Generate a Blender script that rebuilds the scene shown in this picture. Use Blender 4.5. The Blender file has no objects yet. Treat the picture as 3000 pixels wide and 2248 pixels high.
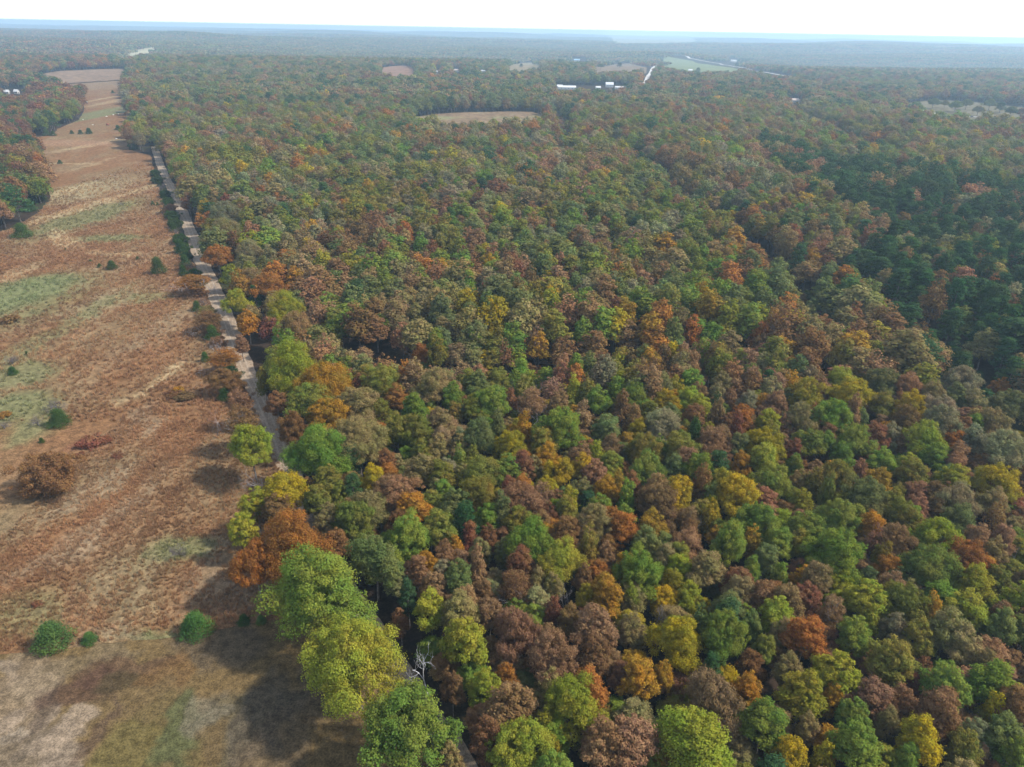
import bpy, math, random
import numpy as np
from mathutils import Vector, Matrix
from mathutils.geometry import delaunay_2d_cdt
PI = math.pi
R = math.radians
SC = bpy.context.scene
COL = SC.collection
rng = np.random.default_rng(7)

# ------------------------------------------------------------------ camera
CAM_H = 110.0
FPX = 2083.0                       # focal length in photo pixels (3000 wide)
PITCH = R(26.5)
ROLL = R(1.05)
cd = bpy.data.cameras.new('camera'); cam = bpy.data.objects.new('camera', cd); COL.objects.link(cam)
cd.sensor_width = 36.0; cd.lens = 36.0 * FPX / 3000.0; cd.clip_start = 0.5; cd.clip_end = 60000
fwd = Vector((0, math.cos(PITCH), -math.sin(PITCH)))
up0 = Vector((0, math.sin(PITCH), math.cos(PITCH)))
rt0 = Vector((1, 0, 0))
rt = rt0 * math.cos(ROLL) + up0 * math.sin(ROLL)
up = up0 * math.cos(ROLL) - rt0 * math.sin(ROLL)
M3 = Matrix((rt, up, -fwd)).transposed()
cam.matrix_world = Matrix.Translation((0, 0, CAM_H)) @ M3.to_4x4()
SC.camera = cam

# ------------------------------------------------------------------ sky, sun, exposure
SUN_EL, SUN_AZ = R(46), R(92)      # azimuth clockwise from +Y (the view direction)
w = bpy.data.worlds.new('World'); SC.world = w; w.use_nodes = True
nt = w.node_tree; bg = nt.nodes['Background']
sky = nt.nodes.new('ShaderNodeTexSky'); sky.sky_type = 'NISHITA'; sky.sun_disc = False
sky.sun_elevation = SUN_EL; sky.sun_rotation = SUN_AZ
sky.air_density = 1.0; sky.dust_density = 1.0; sky.ozone_density = 1.0
nt.links.new(sky.outputs[0], bg.inputs[0]); bg.inputs[1].default_value = 0.10
# thin bright cloud veil, whitest towards the horizon
tc = nt.nodes.new('ShaderNodeTexCoord'); sx = nt.nodes.new('ShaderNodeSeparateXYZ'); nt.links.new(tc.outputs['Generated'], sx.inputs[0])
mr = nt.nodes.new('ShaderNodeMapRange'); mr.interpolation_type = 'SMOOTHSTEP'; nt.links.new(sx.outputs['Z'], mr.inputs[0])
for i_, v_ in ((1, -0.02), (2, 0.55), (3, 0.66), (4, 0.27)): mr.inputs[i_].default_value = v_
bg2 = nt.nodes.new('ShaderNodeBackground'); bg2.inputs[0].default_value = (0.93, 0.97, 1.0, 1); nt.links.new(mr.outputs[0], bg2.inputs[1])
ad = nt.nodes.new('ShaderNodeAddShader'); nt.links.new(bg.outputs[0], ad.inputs[0]); nt.links.new(bg2.outputs[0], ad.inputs[1])
nt.links.new(ad.outputs[0], nt.nodes['World Output'].inputs[0])
sl = bpy.data.lights.new('sun', 'SUN'); sun = bpy.data.objects.new('sun', sl); COL.objects.link(sun)
sl.energy = 4.1; sl.angle = R(3); sl.color = (1.0, 0.93, 0.82)
sdir = Vector((math.sin(SUN_AZ) * math.cos(SUN_EL), math.cos(SUN_AZ) * math.cos(SUN_EL), math.sin(SUN_EL)))
sun.rotation_euler = sdir.to_track_quat('Z', 'Y').to_euler(); sun.location = (0, 0, 400)
SC.view_settings.view_transform = 'Standard'; SC.view_settings.look = 'None'
SC.view_settings.gamma = 1.0; SC.view_settings.exposure = 0.72
SC.render.engine = 'CYCLES'
cy = SC.cycles
cy.max_bounces = 5; cy.diffuse_bounces = 3; cy.glossy_bounces = 1; cy.transmission_bounces = 3
cy.volume_bounces = 1; cy.transparent_max_bounces = 4
cy.use_denoising = True; cy.caustics_reflective = False; cy.caustics_refractive = False

# ------------------------------------------------------------------ numeric noise and terrain
def _h(ix, iy, s):
    n = (ix.astype(np.int64) * 374761393 + iy.astype(np.int64) * 668265263 + s * 974634777) & 0xFFFFFFFF
    n = ((n ^ (n >> 13)) * 1274126177) & 0xFFFFFFFF
    n = n ^ (n >> 16)
    return (n & 0xFFFFFF) / float(0xFFFFFF)
def vnoise(x, y, s=0):
    x = np.asarray(x, float); y = np.asarray(y, float)
    ix = np.floor(x); iy = np.floor(y); fx = x - ix; fy = y - iy
    fx = fx * fx * (3 - 2 * fx); fy = fy * fy * (3 - 2 * fy)
    a = _h(ix, iy, s); b = _h(ix + 1, iy, s); c = _h(ix, iy + 1, s); d = _h(ix + 1, iy + 1, s)
    return (a * (1 - fx) + b * fx) * (1 - fy) + (c * (1 - fx) + d * fx) * fy
def fbm(x, y, s=0, o=4):
    t = 0; a = 1; n = 0
    for i in range(o):
        t = t + a * vnoise(np.asarray(x) * 2 ** i, np.asarray(y) * 2 ** i, s + i * 17); n += a; a *= 0.5
    return t / n
def smooth(a, b, v):
    t = np.clip((v - a) / (b - a), 0, 1); return t * t * (3 - 2 * t)

def pix_dir(px, py):
    u = (px - 1500.0) / FPX; v = (1124.0 - py) / FPX
    return (fwd + rt * u + up * v)                # length along fwd = 1
def flat(px, py, z=0.0):
    d = pix_dir(px, py); t = (z - CAM_H) / min(d.z, -0.004)
    return d.x * t, d.y * t, t
# stream hollows and dips in the wood (centre line given where the photo shows them)
def line(pts): return [flat(*p)[:2] for p in pts]
HOLLOWS = [(line([(1780, 430), (1900, 500), (2060, 640), (2240, 770), (2380, 900), (2400, 990)]), 13, 7.0),
           (line([(1000, 1075), (1300, 1120), (1560, 1100), (1900, 1085), (2150, 1060)]), 12, 7.0),
           (line([(1620, 330), (1660, 400), (1640, 470)]), 16, 6.0),
           (line([(2560, 900), (2720, 1010), (2900, 1190), (3050, 1270)]), 11, 6.0),
           (line([(2300, 330), (2420, 390), (2560, 470)]), 20, 6.0)]
def seg_dist(x, y, pts):
    d = np.full(np.shape(x), 1e9)
    for (x0, y0), (x1, y1) in zip(pts[:-1], pts[1:]):
        vx, vy = x1 - x0, y1 - y0
        t = np.clip(((x - x0) * vx + (y - y0) * vy) / (vx * vx + vy * vy + 1e-9), 0, 1)
        d = np.minimum(d, np.hypot(x - x0 - t * vx, y - y0 - t * vy))
    return d
def H(x, y):
    x = np.asarray(x, float); y = np.asarray(y, float)
    r = np.hypot(x, y)
    z = smooth(900, 4500, r) * 130 * (fbm(x / 1900 + 3.1, y / 1500 + 1.7, 5, 3) - 0.50)
    z = z + smooth(130, 400, r) * 5.0 * (fbm(x / 210, y / 210, 11, 2) - 0.5)
    for pts, wd, dp in HOLLOWS:
        z = z - dp * np.exp(-(seg_dist(x, y, pts) / wd) ** 2)
    return z
def at(px, py, above=0.0):
    """world point where the sight line of a photo pixel comes within `above` of the terrain"""
    d = pix_dir(px, py); z = above
    if d.z > -0.006: d.z = -0.006
    for i in range(14):
        t = (z - CAM_H) / d.z
        t = max(t, 1.0)
        zn = float(H(d.x * t, d.y * t)) + above
        z = z + 0.6 * (zn - z)
    t = (z - CAM_H) / d.z
    return d.x * t, d.y * t, t

# ------------------------------------------------------------------ object helpers
def props(o, label=None, cat=None, group=None, kind=None):
    if label: o['label'] = label
    if cat: o['category'] = cat
    if group: o['group'] = group
    if kind: o['kind'] = kind
    return o
def new_mesh(name, V, F, mats=(), matidx=None, attrs=None, smooth_f=None):
    V = np.asarray(V, np.float32); F = np.asarray(F, np.int32)
    me = bpy.data.meshes.new(name)
    me.vertices.add(len(V)); me.vertices.foreach_set('co', V.ravel())
    n, k = F.shape
    me.loops.add(n * k); me.loops.foreach_set('vertex_index', F.ravel())
    me.polygons.add(n); me.polygons.foreach_set('loop_start', np.arange(0, n * k, k, dtype=np.int32))
    me.polygons.foreach_set('loop_total', np.full(n, k, np.int32))
    for m in mats: me.materials.append(m)
    if matidx is not None: me.polygons.foreach_set('material_index', np.asarray(matidx, np.int32))
    if smooth_f is not None:
        me.polygons.foreach_set('use_smooth', np.full(n, smooth_f, bool) if np.isscalar(smooth_f) else np.asarray(smooth_f, bool))
    for an, (tp, arr) in (attrs or {}).items():
        a = me.attributes.new(an, tp, 'POINT')
        a.data.foreach_set('color' if tp == 'FLOAT_COLOR' else ('vector' if tp == 'FLOAT_VECTOR' else 'value'), np.asarray(arr, np.float32 if tp != 'INT' else np.int32).ravel())
    me.update(calc_edges=True); me.validate()
    return me
def obj(name, me, parent=None, loc=None):
    o = bpy.data.objects.new(name, me); COL.objects.link(o)
    if parent is not None: o.parent = parent
    if loc is not None: o.location = loc
    return o
class MB:
    """collects quads (triangles repeat a vertex never: boxes, tubes and sheets of quads only)"""
    def __init__(s): s.V = []; s.F = []; s.n = 0; s.mi = []
    def add(s, V, F, mi=0):
        V = np.asarray(V, float); F = np.asarray(F, int)
        s.V.append(V); s.F.append(F + s.n); s.n += len(V); s.mi.append(np.full(len(F), mi))
    def box(s, c, size, rz=0, mi=0):
        x, y, z = [v / 2 for v in size]
        V = np.array([(a, b, e) for a in (-x, x) for b in (-y, y) for e in (-z, z)])
        ca, sa = math.cos(rz), math.sin(rz)
        V = np.column_stack([V[:, 0] * ca - V[:, 1] * sa, V[:, 0] * sa + V[:, 1] * ca, V[:, 2]]) + np.array(c)
        s.add(V, [(0, 1, 3, 2), (4, 6, 7, 5), (0, 4, 5, 1), (2, 3, 7, 6), (0, 2, 6, 4), (1, 5, 7, 3)], mi)
    def tube(s, P, rad, sides=5, mi=0):
        P = np.asarray(P, float); n = len(P)
        T = np.gradient(P, axis=0); T /= np.linalg.norm(T, axis=1)[:, None] + 1e-9
        ref = np.array([0.31, 0.93, 0.17]); A = np.cross(T, ref); A /= np.linalg.norm(A, axis=1)[:, None] + 1e-9
        B = np.cross(T, A); th = np.arange(sides) * 2 * PI / sides
        V = P[:, None, :] + np.asarray(rad, float)[:, None, None] * (np.cos(th)[None, :, None] * A[:, None, :] + np.sin(th)[None, :, None] * B[:, None, :])
        F = [(i * sides + k, i * sides + (k + 1) % sides, (i + 1) * sides + (k + 1) % sides, (i + 1) * sides + k) for i in range(n - 1) for k in range(sides)]
        s.add(V.reshape(-1, 3), F, mi)
    def mesh(s, name, mats, attrs=None, smooth_f=False):
        return new_mesh(name, np.vstack(s.V), np.vstack(s.F), mats, np.concatenate(s.mi), attrs, smooth_f)

# ------------------------------------------------------------------ materials
def mat(name):
    m = bpy.data.materials.new(name); m.use_nodes = True
    t = m.node_tree; t.nodes.clear()
    out = t.nodes.new('ShaderNodeOutputMaterial')
    return m, t, out
def N(t, typ, **kw):
    n = t.nodes.new(typ)
    for k, v in kw.items():
        if isinstance(k, str) and k.startswith('i_'): n.inputs[k[2:].replace('_', ' ')].default_value = v
        else: setattr(n, k, v)
    return n
def mixc(t, a, b, f, blend='MIX'):
    n = t.nodes.new('ShaderNodeMix'); n.data_type = 'RGBA'; n.blend_type = blend
    for s, v in ((6, a), (7, b), (0, f)):
        if hasattr(v, 'is_output') or isinstance(v, bpy.types.NodeSocket): t.links.new(v, n.inputs[s])
        else: n.inputs[s].default_value = v if s == 0 else (*v, 1)
    return n.outputs[2]
def ramp(t, src, lo, hi, a=0.0, b=1.0):
    n = t.nodes.new('ShaderNodeMapRange'); n.interpolation_type = 'SMOOTHSTEP'
    t.links.new(src, n.inputs[0])
    for i, v in zip((1, 2, 3, 4), (lo, hi, a, b)): n.inputs[i].default_value = v
    return n.outputs[0]
def noise(t, vec, scale, detail=4, rough=0.6):
    n = t.nodes.new('ShaderNodeTexNoise'); n.inputs['Scale'].default_value = scale
    n.inputs['Detail'].default_value = detail; n.inputs['Roughness'].default_value = rough
    if vec is not None: t.links.new(vec, n.inputs['Vector'])
    return n.outputs[0]

def leaf_material(name, translu=0.3, patch=0.16, sat=1.0):
    """leaves: the tree's own two colours (object property or instance attribute), blended through the crown, each leaf a little different"""
    m, t, out = mat(name)
    a1 = N(t, 'ShaderNodeAttribute', attribute_type='INSTANCER', attribute_name='tint')
    a2 = N(t, 'ShaderNodeAttribute', attribute_type='INSTANCER', attribute_name='tint2')
    lv = N(t, 'ShaderNodeAttribute', attribute_type='GEOMETRY', attribute_name='lv')
    bv = N(t, 'ShaderNodeAttribute', attribute_type='GEOMETRY', attribute_name='bv')
    geo = N(t, 'ShaderNodeNewGeometry')
    nz = noise(t, geo.outputs['Position'], patch, 2, 0.6)
    s = N(t, 'ShaderNodeMath', operation='ADD'); t.links.new(nz, s.inputs[0])
    s2 = N(t, 'ShaderNodeMath', operation='MULTIPLY'); t.links.new(bv.outputs['Fac'], s2.inputs[0]); s2.inputs[1].default_value = 0.22
    t.links.new(s2.outputs[0], s.inputs[1])
    f = ramp(t, s.outputs[0], 0.50, 0.75)
    c = mixc(t, a1.outputs['Color'], a2.outputs['Color'], f)
    hv = N(t, 'ShaderNodeHueSaturation'); t.links.new(c, hv.inputs['Color'])
    hue = N(t, 'ShaderNodeMapRange'); t.links.new(lv.outputs['Fac'], hue.inputs[0]); hue.inputs[3].default_value = 0.485; hue.inputs[4].default_value = 0.515
    val = N(t, 'ShaderNodeMapRange'); t.links.new(lv.outputs['Fac'], val.inputs[0]); val.inputs[3].default_value = 0.80; val.inputs[4].default_value = 1.20
    t.links.new(hue.outputs[0], hv.inputs['Hue']); t.links.new(val.outputs[0], hv.inputs['Value']); hv.inputs['Saturation'].default_value = sat
    d = N(t, 'ShaderNodeBsdfDiffuse'); tr = N(t, 'ShaderNodeBsdfTranslucent'); mx = N(t, 'ShaderNodeMixShader')
    t.links.new(hv.outputs[0], d.inputs[0]); t.links.new(hv.outputs[0], tr.inputs[0]); mx.inputs[0].default_value = translu
    t.links.new(d.outputs[0], mx.inputs[1]); t.links.new(tr.outputs[0], mx.inputs[2]); t.links.new(mx.outputs[0], out.inputs[0])
    return m
def bark_material(name, c1, c2, sc=1.5):
    m, t, out = mat(name)
    geo = N(t, 'ShaderNodeNewGeometry'); nz = noise(t, geo.outputs['Position'], sc, 4)
    c = mixc(t, c1, c2, ramp(t, nz, 0.35, 0.65))
    d = N(t, 'ShaderNodeBsdfDiffuse'); t.links.new(c, d.inputs[0]); t.links.new(d.outputs[0], out.inputs[0])
    return m
LEAF = leaf_material('leaf'); GRASSM = leaf_material('dry_grass', 0.5, 0.3); NEEDLE = leaf_material('needle', 0.12, 0.2)
BARK = bark_material('bark', (0.10, 0.085, 0.075), (0.20, 0.18, 0.165))
TWIG = bark_material('grey_twig', (0.17, 0.15, 0.15), (0.30, 0.275, 0.28))
WHITEBARK = bark_material('pale_dead_wood', (0.42, 0.42, 0.44), (0.62, 0.62, 0.65))

# ------------------------------------------------------------------ foliage meshes
def unit(v): return v / (np.linalg.norm(v, axis=-1, keepdims=True) + 1e-9)
def leaves(P, Nrm, size, g, aspect=1.0):
    n = len(P); r = unit(g.normal(size=(n, 3)))
    A = unit(np.cross(Nrm, r)); B = np.cross(Nrm, A)
    sz = (size * g.uniform(0.65, 1.3, n))[:, None]
    A = A * sz * 0.5 * aspect; B = B * sz * 0.5
    V = np.stack([P - A - B * .2, P + A * .15 - B, P + A + B * .2, P - A * .15 + B], 1).reshape(-1, 3)
    F = np.arange(4 * n).reshape(n, 4)
    return V, F
def blobs_broad(D, Ht, nb, g, low=0.30, lob=6, fill=0.72, shape='dome'):
    """centres and radii of leaf clumps that fill an uneven domed crown"""
    r0 = D / 2; zb = Ht * low; hz = (Ht - zb)
    ph = g.uniform(0, 6.28, 3); C = []; Rb = []
    i = (np.arange(nb) + 0.5) / nb
    us = 1 - (1 - i) ** 0.62 if shape != 'round' else i
    for u, k in zip(us[::-1], range(nb)):
        t_ = k * 2.39996 + ph[0]
        if shape == 'round': rr = math.sqrt(max(0, 1 - (1.75 * u - .8) ** 2)) if u < 1 else 0
        else: rr = (1 - u ** 1.25) ** 0.5 * (0.80 + 0.20 * min(1, u / .12))
        big_ = 1.45 if D > 9 else 1.0
        m = 1 + big_ * 0.20 * math.sin(lob * 0.5 * t_ + ph[1]) + big_ * 0.16 * math.sin(3 * t_ + 5 * u + ph[2]) + g.normal() * 0.13 * big_; m = max(.35, m) * fill
        C.append((rr * math.cos(t_) * r0 * m, rr * math.sin(t_) * r0 * m, zb + hz * (0.02 + 0.93 * u + g.normal() * 0.02)))
        Rb.append(r0 * float(g.choice([.15, .2, .27, .34, .42])) * g.uniform(.85, 1.15) * (1.05 - .3 * u) * (40 / nb) ** 0.33)
    for j in range(nb // 5):
        v = unit(g.normal(size=3)) * g.uniform(0.1, 0.5)
        C.append((v[0] * r0, v[1] * r0, zb + hz * (0.4 + 0.4 * v[2]))); Rb.append(r0 * 0.3 * (40 / nb) ** 0.33)
    return np.array(C), np.array(Rb)
def crown_from(C, Rb, nleaf, size, g, flatz=0.8, up_bias=0.35, aspect=1.0, droop=0.0):
    nb = len(C); cnt = np.maximum(3, (nleaf * Rb ** 2 / (Rb ** 2).sum()).astype(int))
    idx = np.repeat(np.arange(nb), cnt); n = len(idx)
    d = unit(g.normal(size=(n, 3))); d[:, 2] += 0.25; d = unit(d)
    rad = Rb[idx][:, None] * (g.uniform(0.6, 1.08, n) + .35 * g.uniform(0, 1, n) ** 5)[:, None]
    wob = 1 + 0.25 * np.sin(d[:, [0]] * 5 + idx[:, None]) * np.cos(d[:, [1]] * 6 + d[:, [2]] * 4)
    P = C[idx] + d * rad * wob * np.array([1, 1, flatz])
    Nrm = unit(d * 0.9 + g.normal(size=(n, 3)) * (0.36 if size < .5 else .2) + np.array([0, 0, up_bias]))
    V, F = leaves(P, Nrm, size, g, aspect)
    lv = np.repeat(g.uniform(0, 1, n), 4); bv = np.repeat(g.uniform(0, 1, nb)[idx], 4)
    return V, F, lv, bv
def limbs(mb, D, Ht, C, g, n=7, r=0.22, mi=0, sides=5, lean=0.4):
    top = np.array([g.normal() * lean, g.normal() * lean, Ht * 0.8])
    P = np.array([(0, 0, -1.0), (0.05, 0, 0), top * np.array([.3, .3, .35]), top * np.array([.7, .7, .7]), top])
    mb.tube(P, [r * 1.5, r * 1.2, r * .9, r * .55, r * .15], sides + 1, mi)
    pick = g.choice(len(C), min(n, len(C)), replace=False)
    for j in pick:
        c = C[j]; s = g.uniform(0.35, 0.6); st = np.array([top[0] * s, top[1] * s, Ht * .8 * s])
        mid = (st + c) / 2 + np.array([0, 0, -0.4]); mb.tube([st, mid, c], [r * .5, r * .32, r * .07], sides - 1, mi)
def branches(mb, g, Ht, spread, r0, depth=4, mi=0, twigs=3, upb=0.55):
    def rec(p, d, L, r, k):
        n = 4; P = [p]; q = p.copy(); dd = d.copy()
        for i in range(n):
            dd = unit(dd + g.normal(size=3) * 0.16 + np.array([0, 0, 0.05])); q = q + dd * L / n; P.append(q)
        mb.tube(P, np.linspace(r, r * 0.55, n + 1), 4 if k > 1 else 3, mi)
        if k == 0: return
        for c in range(3 if k > 1 else twigs):
            s = g.integers(2, n + 1); a = unit(g.normal(size=3)); a = unit(a - dd * np.dot(a, dd))
            rec(P[s].copy(), unit(dd * 0.75 + a * spread + np.array([0, 0, upb * .3])), L * g.uniform(0.55, 0.78), r * 0.55, k - 1)
    rec(np.array([0, 0, -0.5]), unit(np.array([g.normal() * .08, g.normal() * .08, 1.0])), Ht * 0.42, r0, depth)
def kinds(kind, D, Ht, lod, seed):
    """returns (trunk MB, crown arrays) of one tree kind at a level of detail"""
    g = np.random.default_rng(seed); mb = MB()
    nl, sz = {0: (1.0, 1.0), 1: (0.45, 1.4), 2: (0.16, 2.2), 3: (0.03, 4.6)}[lod]
    if kind in ('broad', 'sparse', 'round'):
        nb = int({0: 58, 1: 40, 2: 22, 3: 10}[lod] * max(1, (D / 7) ** .95)); fill = 0.80
        C, Rb = blobs_broad(D, Ht, nb, g, low=g.uniform(0.40, 0.52) if lod == 0 else g.uniform(0.34, 0.44), lob=g.integers(4, 8), fill=fill) if kind != 'round' else blobs_broad(D, Ht, nb, g, low=.08, lob=5, fill=.9, shape='round')
        k = (D / 7) ** 1.75
        if lod: Rb = Rb * 1.3; C[:, :2] *= .94
        dens = {'broad': 15500, 'sparse': 6500, 'round': 15000}[kind]
        cr = crown_from(C, Rb, int(dens * k * nl * (1 if lod == 0 else .6)), (0.27 if lod == 0 else .36) * sz * (1 if lod < 2 else .85), g)
        limbs(mb, D, Ht, C, g, n=9 if lod == 0 else 3, r=0.17 * (D / 7) ** 0.8)
        if kind == 'sparse' and lod < 2:
            branches(mb, g, Ht * 1.05, 0.75, 0.12, 4 if lod == 0 else 3, 0, 3)
    elif kind == 'pine':
        nb = {0: 60, 1: 40, 2: 20, 3: 9}[lod]; C = []; Rb = []
        for i in range(nb):
            u = (i + .5) / nb; z = Ht * (0.34 + 0.62 * u); rr = D / 2 * (math.sin(PI * min(1, 0.12 + 0.88 * (1 - u)) * .62) ** 0.8) * g.uniform(0.35, 0.95)
            th = i * 2.4 + g.normal() * .3; C.append((rr * math.cos(th), rr * math.sin(th), z - rr * .15)); Rb.append(D * g.uniform(0.11, 0.17) * (60 / nb) ** .33)
        C = np.array(C); Rb = np.array(Rb)
        cr = crown_from(C, Rb, int(9000 * nl), 0.34 * sz, g, flatz=0.62, aspect=0.55, up_bias=.5)
        limbs(mb, D, Ht, C, g, n=8 if lod == 0 else 0, r=0.2, lean=.15)
    elif kind == 'cedar':
        nb = {0: 70, 1: 34, 2: 16, 3: 8}[lod]; C = []; Rb = []
        for i in range(nb):
            u = (i + .5) / nb; z = Ht * (0.04 + 0.9 * u); rr = D / 2 * (1 - u) ** 0.62 * (0.8 + 0.2 * math.sin(u * 9)) * g.uniform(0.55, 0.95)
            th = i * 2.4; C.append((rr * math.cos(th), rr * math.sin(th), z)); Rb.append(D * g.uniform(0.10, 0.17) * (70 / nb) ** .33)
        C = np.array(C); Rb = np.array(Rb)
        cr = crown_from(C, Rb, int(8000 * nl), 0.26 * sz, g, flatz=1.25, aspect=0.5, up_bias=.1)
        limbs(mb, D, Ht, C, g, n=0, r=0.12, lean=.1)
    elif kind == 'shrub':
        nb = 26; a = g.uniform(0, 6.28, nb); rr = np.sqrt(g.uniform(0, 1, nb)) * D * .42
        C = np.column_stack([rr * np.cos(a), rr * np.sin(a), Ht * g.uniform(.25, .8, nb) * (1 - (rr / D) ** 2)]); Rb = D * g.uniform(.09, .17, nb)
        cr = crown_from(C, Rb, 1500, 0.28, g, flatz=.7)
        for j in range(6): mb.tube([(0, 0, -.3), C[j] * .6, C[j]], [.06, .04, .02], 4)
    return mb, cr
def crown_mesh(name, cr, m):
    V, F, lv, bv = cr
    return new_mesh(name, V, F, [m], None, {'lv': ('FLOAT', lv), 'bv': ('FLOAT', bv)}, False)
def joined(name, mb, cr, m):
    V, F, lv, bv = cr
    V2 = np.vstack(mb.V); F2 = np.vstack(mb.F)
    z = np.full(len(V2), .5)
    return new_mesh(name, np.vstack([V2, V]), np.vstack([F2, F + len(V2)]), [BARK, m], np.concatenate([np.zeros(len(F2)), np.ones(len(F))]),
                    {'lv': ('FLOAT', np.concatenate([z, lv])), 'bv': ('FLOAT', np.concatenate([z, bv]))}, False)

# prototypes: (trunk mesh, crown mesh, D0, H0)
PROTO = {}
def proto(key, kind, D, Ht, seed, m):
    mb, cr = kinds(kind, D, Ht, 0, seed)
    tm = mb.mesh('trunk', [BARK if kind != 'sparse' else TWIG]); cm = crown_mesh('crown', cr, m)
    PROTO.setdefault(key, []).append((tm, cm, D, Ht))
for s in range(7): proto('b7', 'broad', 7, 17, 100 + s, LEAF)
for s in range(4): proto('b11', 'broad', 11, 18.5, 120 + s, LEAF)
for s in range(4): proto('b17', 'broad', 17, 21, 130 + s, LEAF)
for s in range(4): proto('s7', 'sparse', 7.5, 17, 140 + s, LEAF)
proto('round', 'round', 12, 10, 138, LEAF)
for s in range(4): proto('pine', 'pine', 6.5, 19, 150 + s, NEEDLE)
for s in range(4): proto('cedar', 'cedar', 6.0, 7.5, 160 + s, NEEDLE)
for s in range(3): proto('shrub', 'shrub', 4.0, 2.0, 170 + s, LEAF)
BARE = []
BUSH = []
DARKTWIG = bark_material('dark_twig', (0.085, 0.07, 0.07), (0.17, 0.15, 0.155))
for s in range(3):
    g = np.random.default_rng(230 + s); mb = MB()
    for q in range(4): branches(mb, g, 9, 1.0, 0.22, 4, 0, 4, .2)
    V = np.vstack(mb.V); F = np.vstack(mb.F); n0 = len(mb.V[0]); f0 = len(mb.F[0])
    BUSH.append((new_mesh('trunk', V[:n0], F[:f0], [DARKTWIG]), new_mesh('branches', V[n0:], F[f0:] - n0, [DARKTWIG]), V[:, :2].max() - V[:, :2].min(), V[:, 2].max()))
for s in range(4):
    g = np.random.default_rng(200 + s); mb = MB()
    branches(mb, g, 13 if s < 3 else 12, 0.8 + .1 * s, 0.2, 5 if s != 3 else 4, 0, 3 if s != 3 else 2, .3)
    V = np.vstack(mb.V); F = np.vstack(mb.F)
    nt_ = 5 * 4 + 5 * 0
    # first tube is the trunk, the rest are the branches
    n0 = len(mb.V[0]); f0 = len(mb.F[0])
    m_ = TWIG if s != 3 else WHITEBARK
    BARE.append((new_mesh('trunk', V[:n0], F[:f0], [m_]), new_mesh('branches', V[n0:], F[f0:] - n0, [m_]), V[:, :2].max() - V[:, :2].min(), V[:, 2].max()))

# ------------------------------------------------------------------ colours of the leaves (real base colours)
TINT = {'G': ((0.112, 0.172, 0.028), (0.165, 0.192, 0.030)), 'D': ((0.108, 0.140, 0.044), (0.142, 0.150, 0.046)),
        'O': ((0.145, 0.155, 0.028), (0.185, 0.152, 0.030)), 'L': ((0.190, 0.215, 0.024), (0.245, 0.220, 0.026)),
        'Y': ((0.330, 0.235, 0.014), (0.240, 0.200, 0.020)), 'A': ((0.320, 0.165, 0.020), (0.250, 0.155, 0.024)),
        'R': ((0.310, 0.125, 0.028), (0.240, 0.110, 0.030)), 'B': ((0.155, 0.084, 0.036), (0.185, 0.108, 0.042)),
        'K': ((0.240, 0.140, 0.070), (0.195, 0.110, 0.050)), 'T': ((0.235, 0.170, 0.070), (0.185, 0.158, 0.055)),
        'M': ((0.165, 0.068, 0.038), (0.185, 0.092, 0.042)), 'S': ((0.190, 0.185, 0.090), (0.205, 0.165, 0.088)),
        'P': ((0.030, 0.066, 0.024), (0.046, 0.082, 0.026)), 'C': ((0.036, 0.070, 0.018), (0.055, 0.088, 0.020)),
        'Q': ((0.165, 0.082, 0.040), (0.195, 0.100, 0.045)), 'V': ((0.330, 0.016, 0.020), (0.260, 0.03, 0.03))}
CNAME = {'G': 'bright green', 'D': 'dull green', 'O': 'olive green', 'L': 'lime green', 'Q': 'rust brown', 'Y': 'golden yellow', 'A': 'amber', 'R': 'rust orange',
         'B': 'dark brown', 'K': 'pinkish brown', 'T': 'tan', 'M': 'maroon', 'S': 'sage grey', 'P': 'dark green', 'C': 'dark green', 'X': 'bare grey', 'W': 'bare white', 'V': 'bright red'}
def tints(code, g):
    a, b = TINT[code]; j = g.uniform(0.86, 1.16); k = g.normal(size=3) * 0.05
    return [float(c * j * (1 + e)) for c, e in zip(a, k)], [float(c * j * (1 + e)) for c, e in zip(b, k)]

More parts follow.
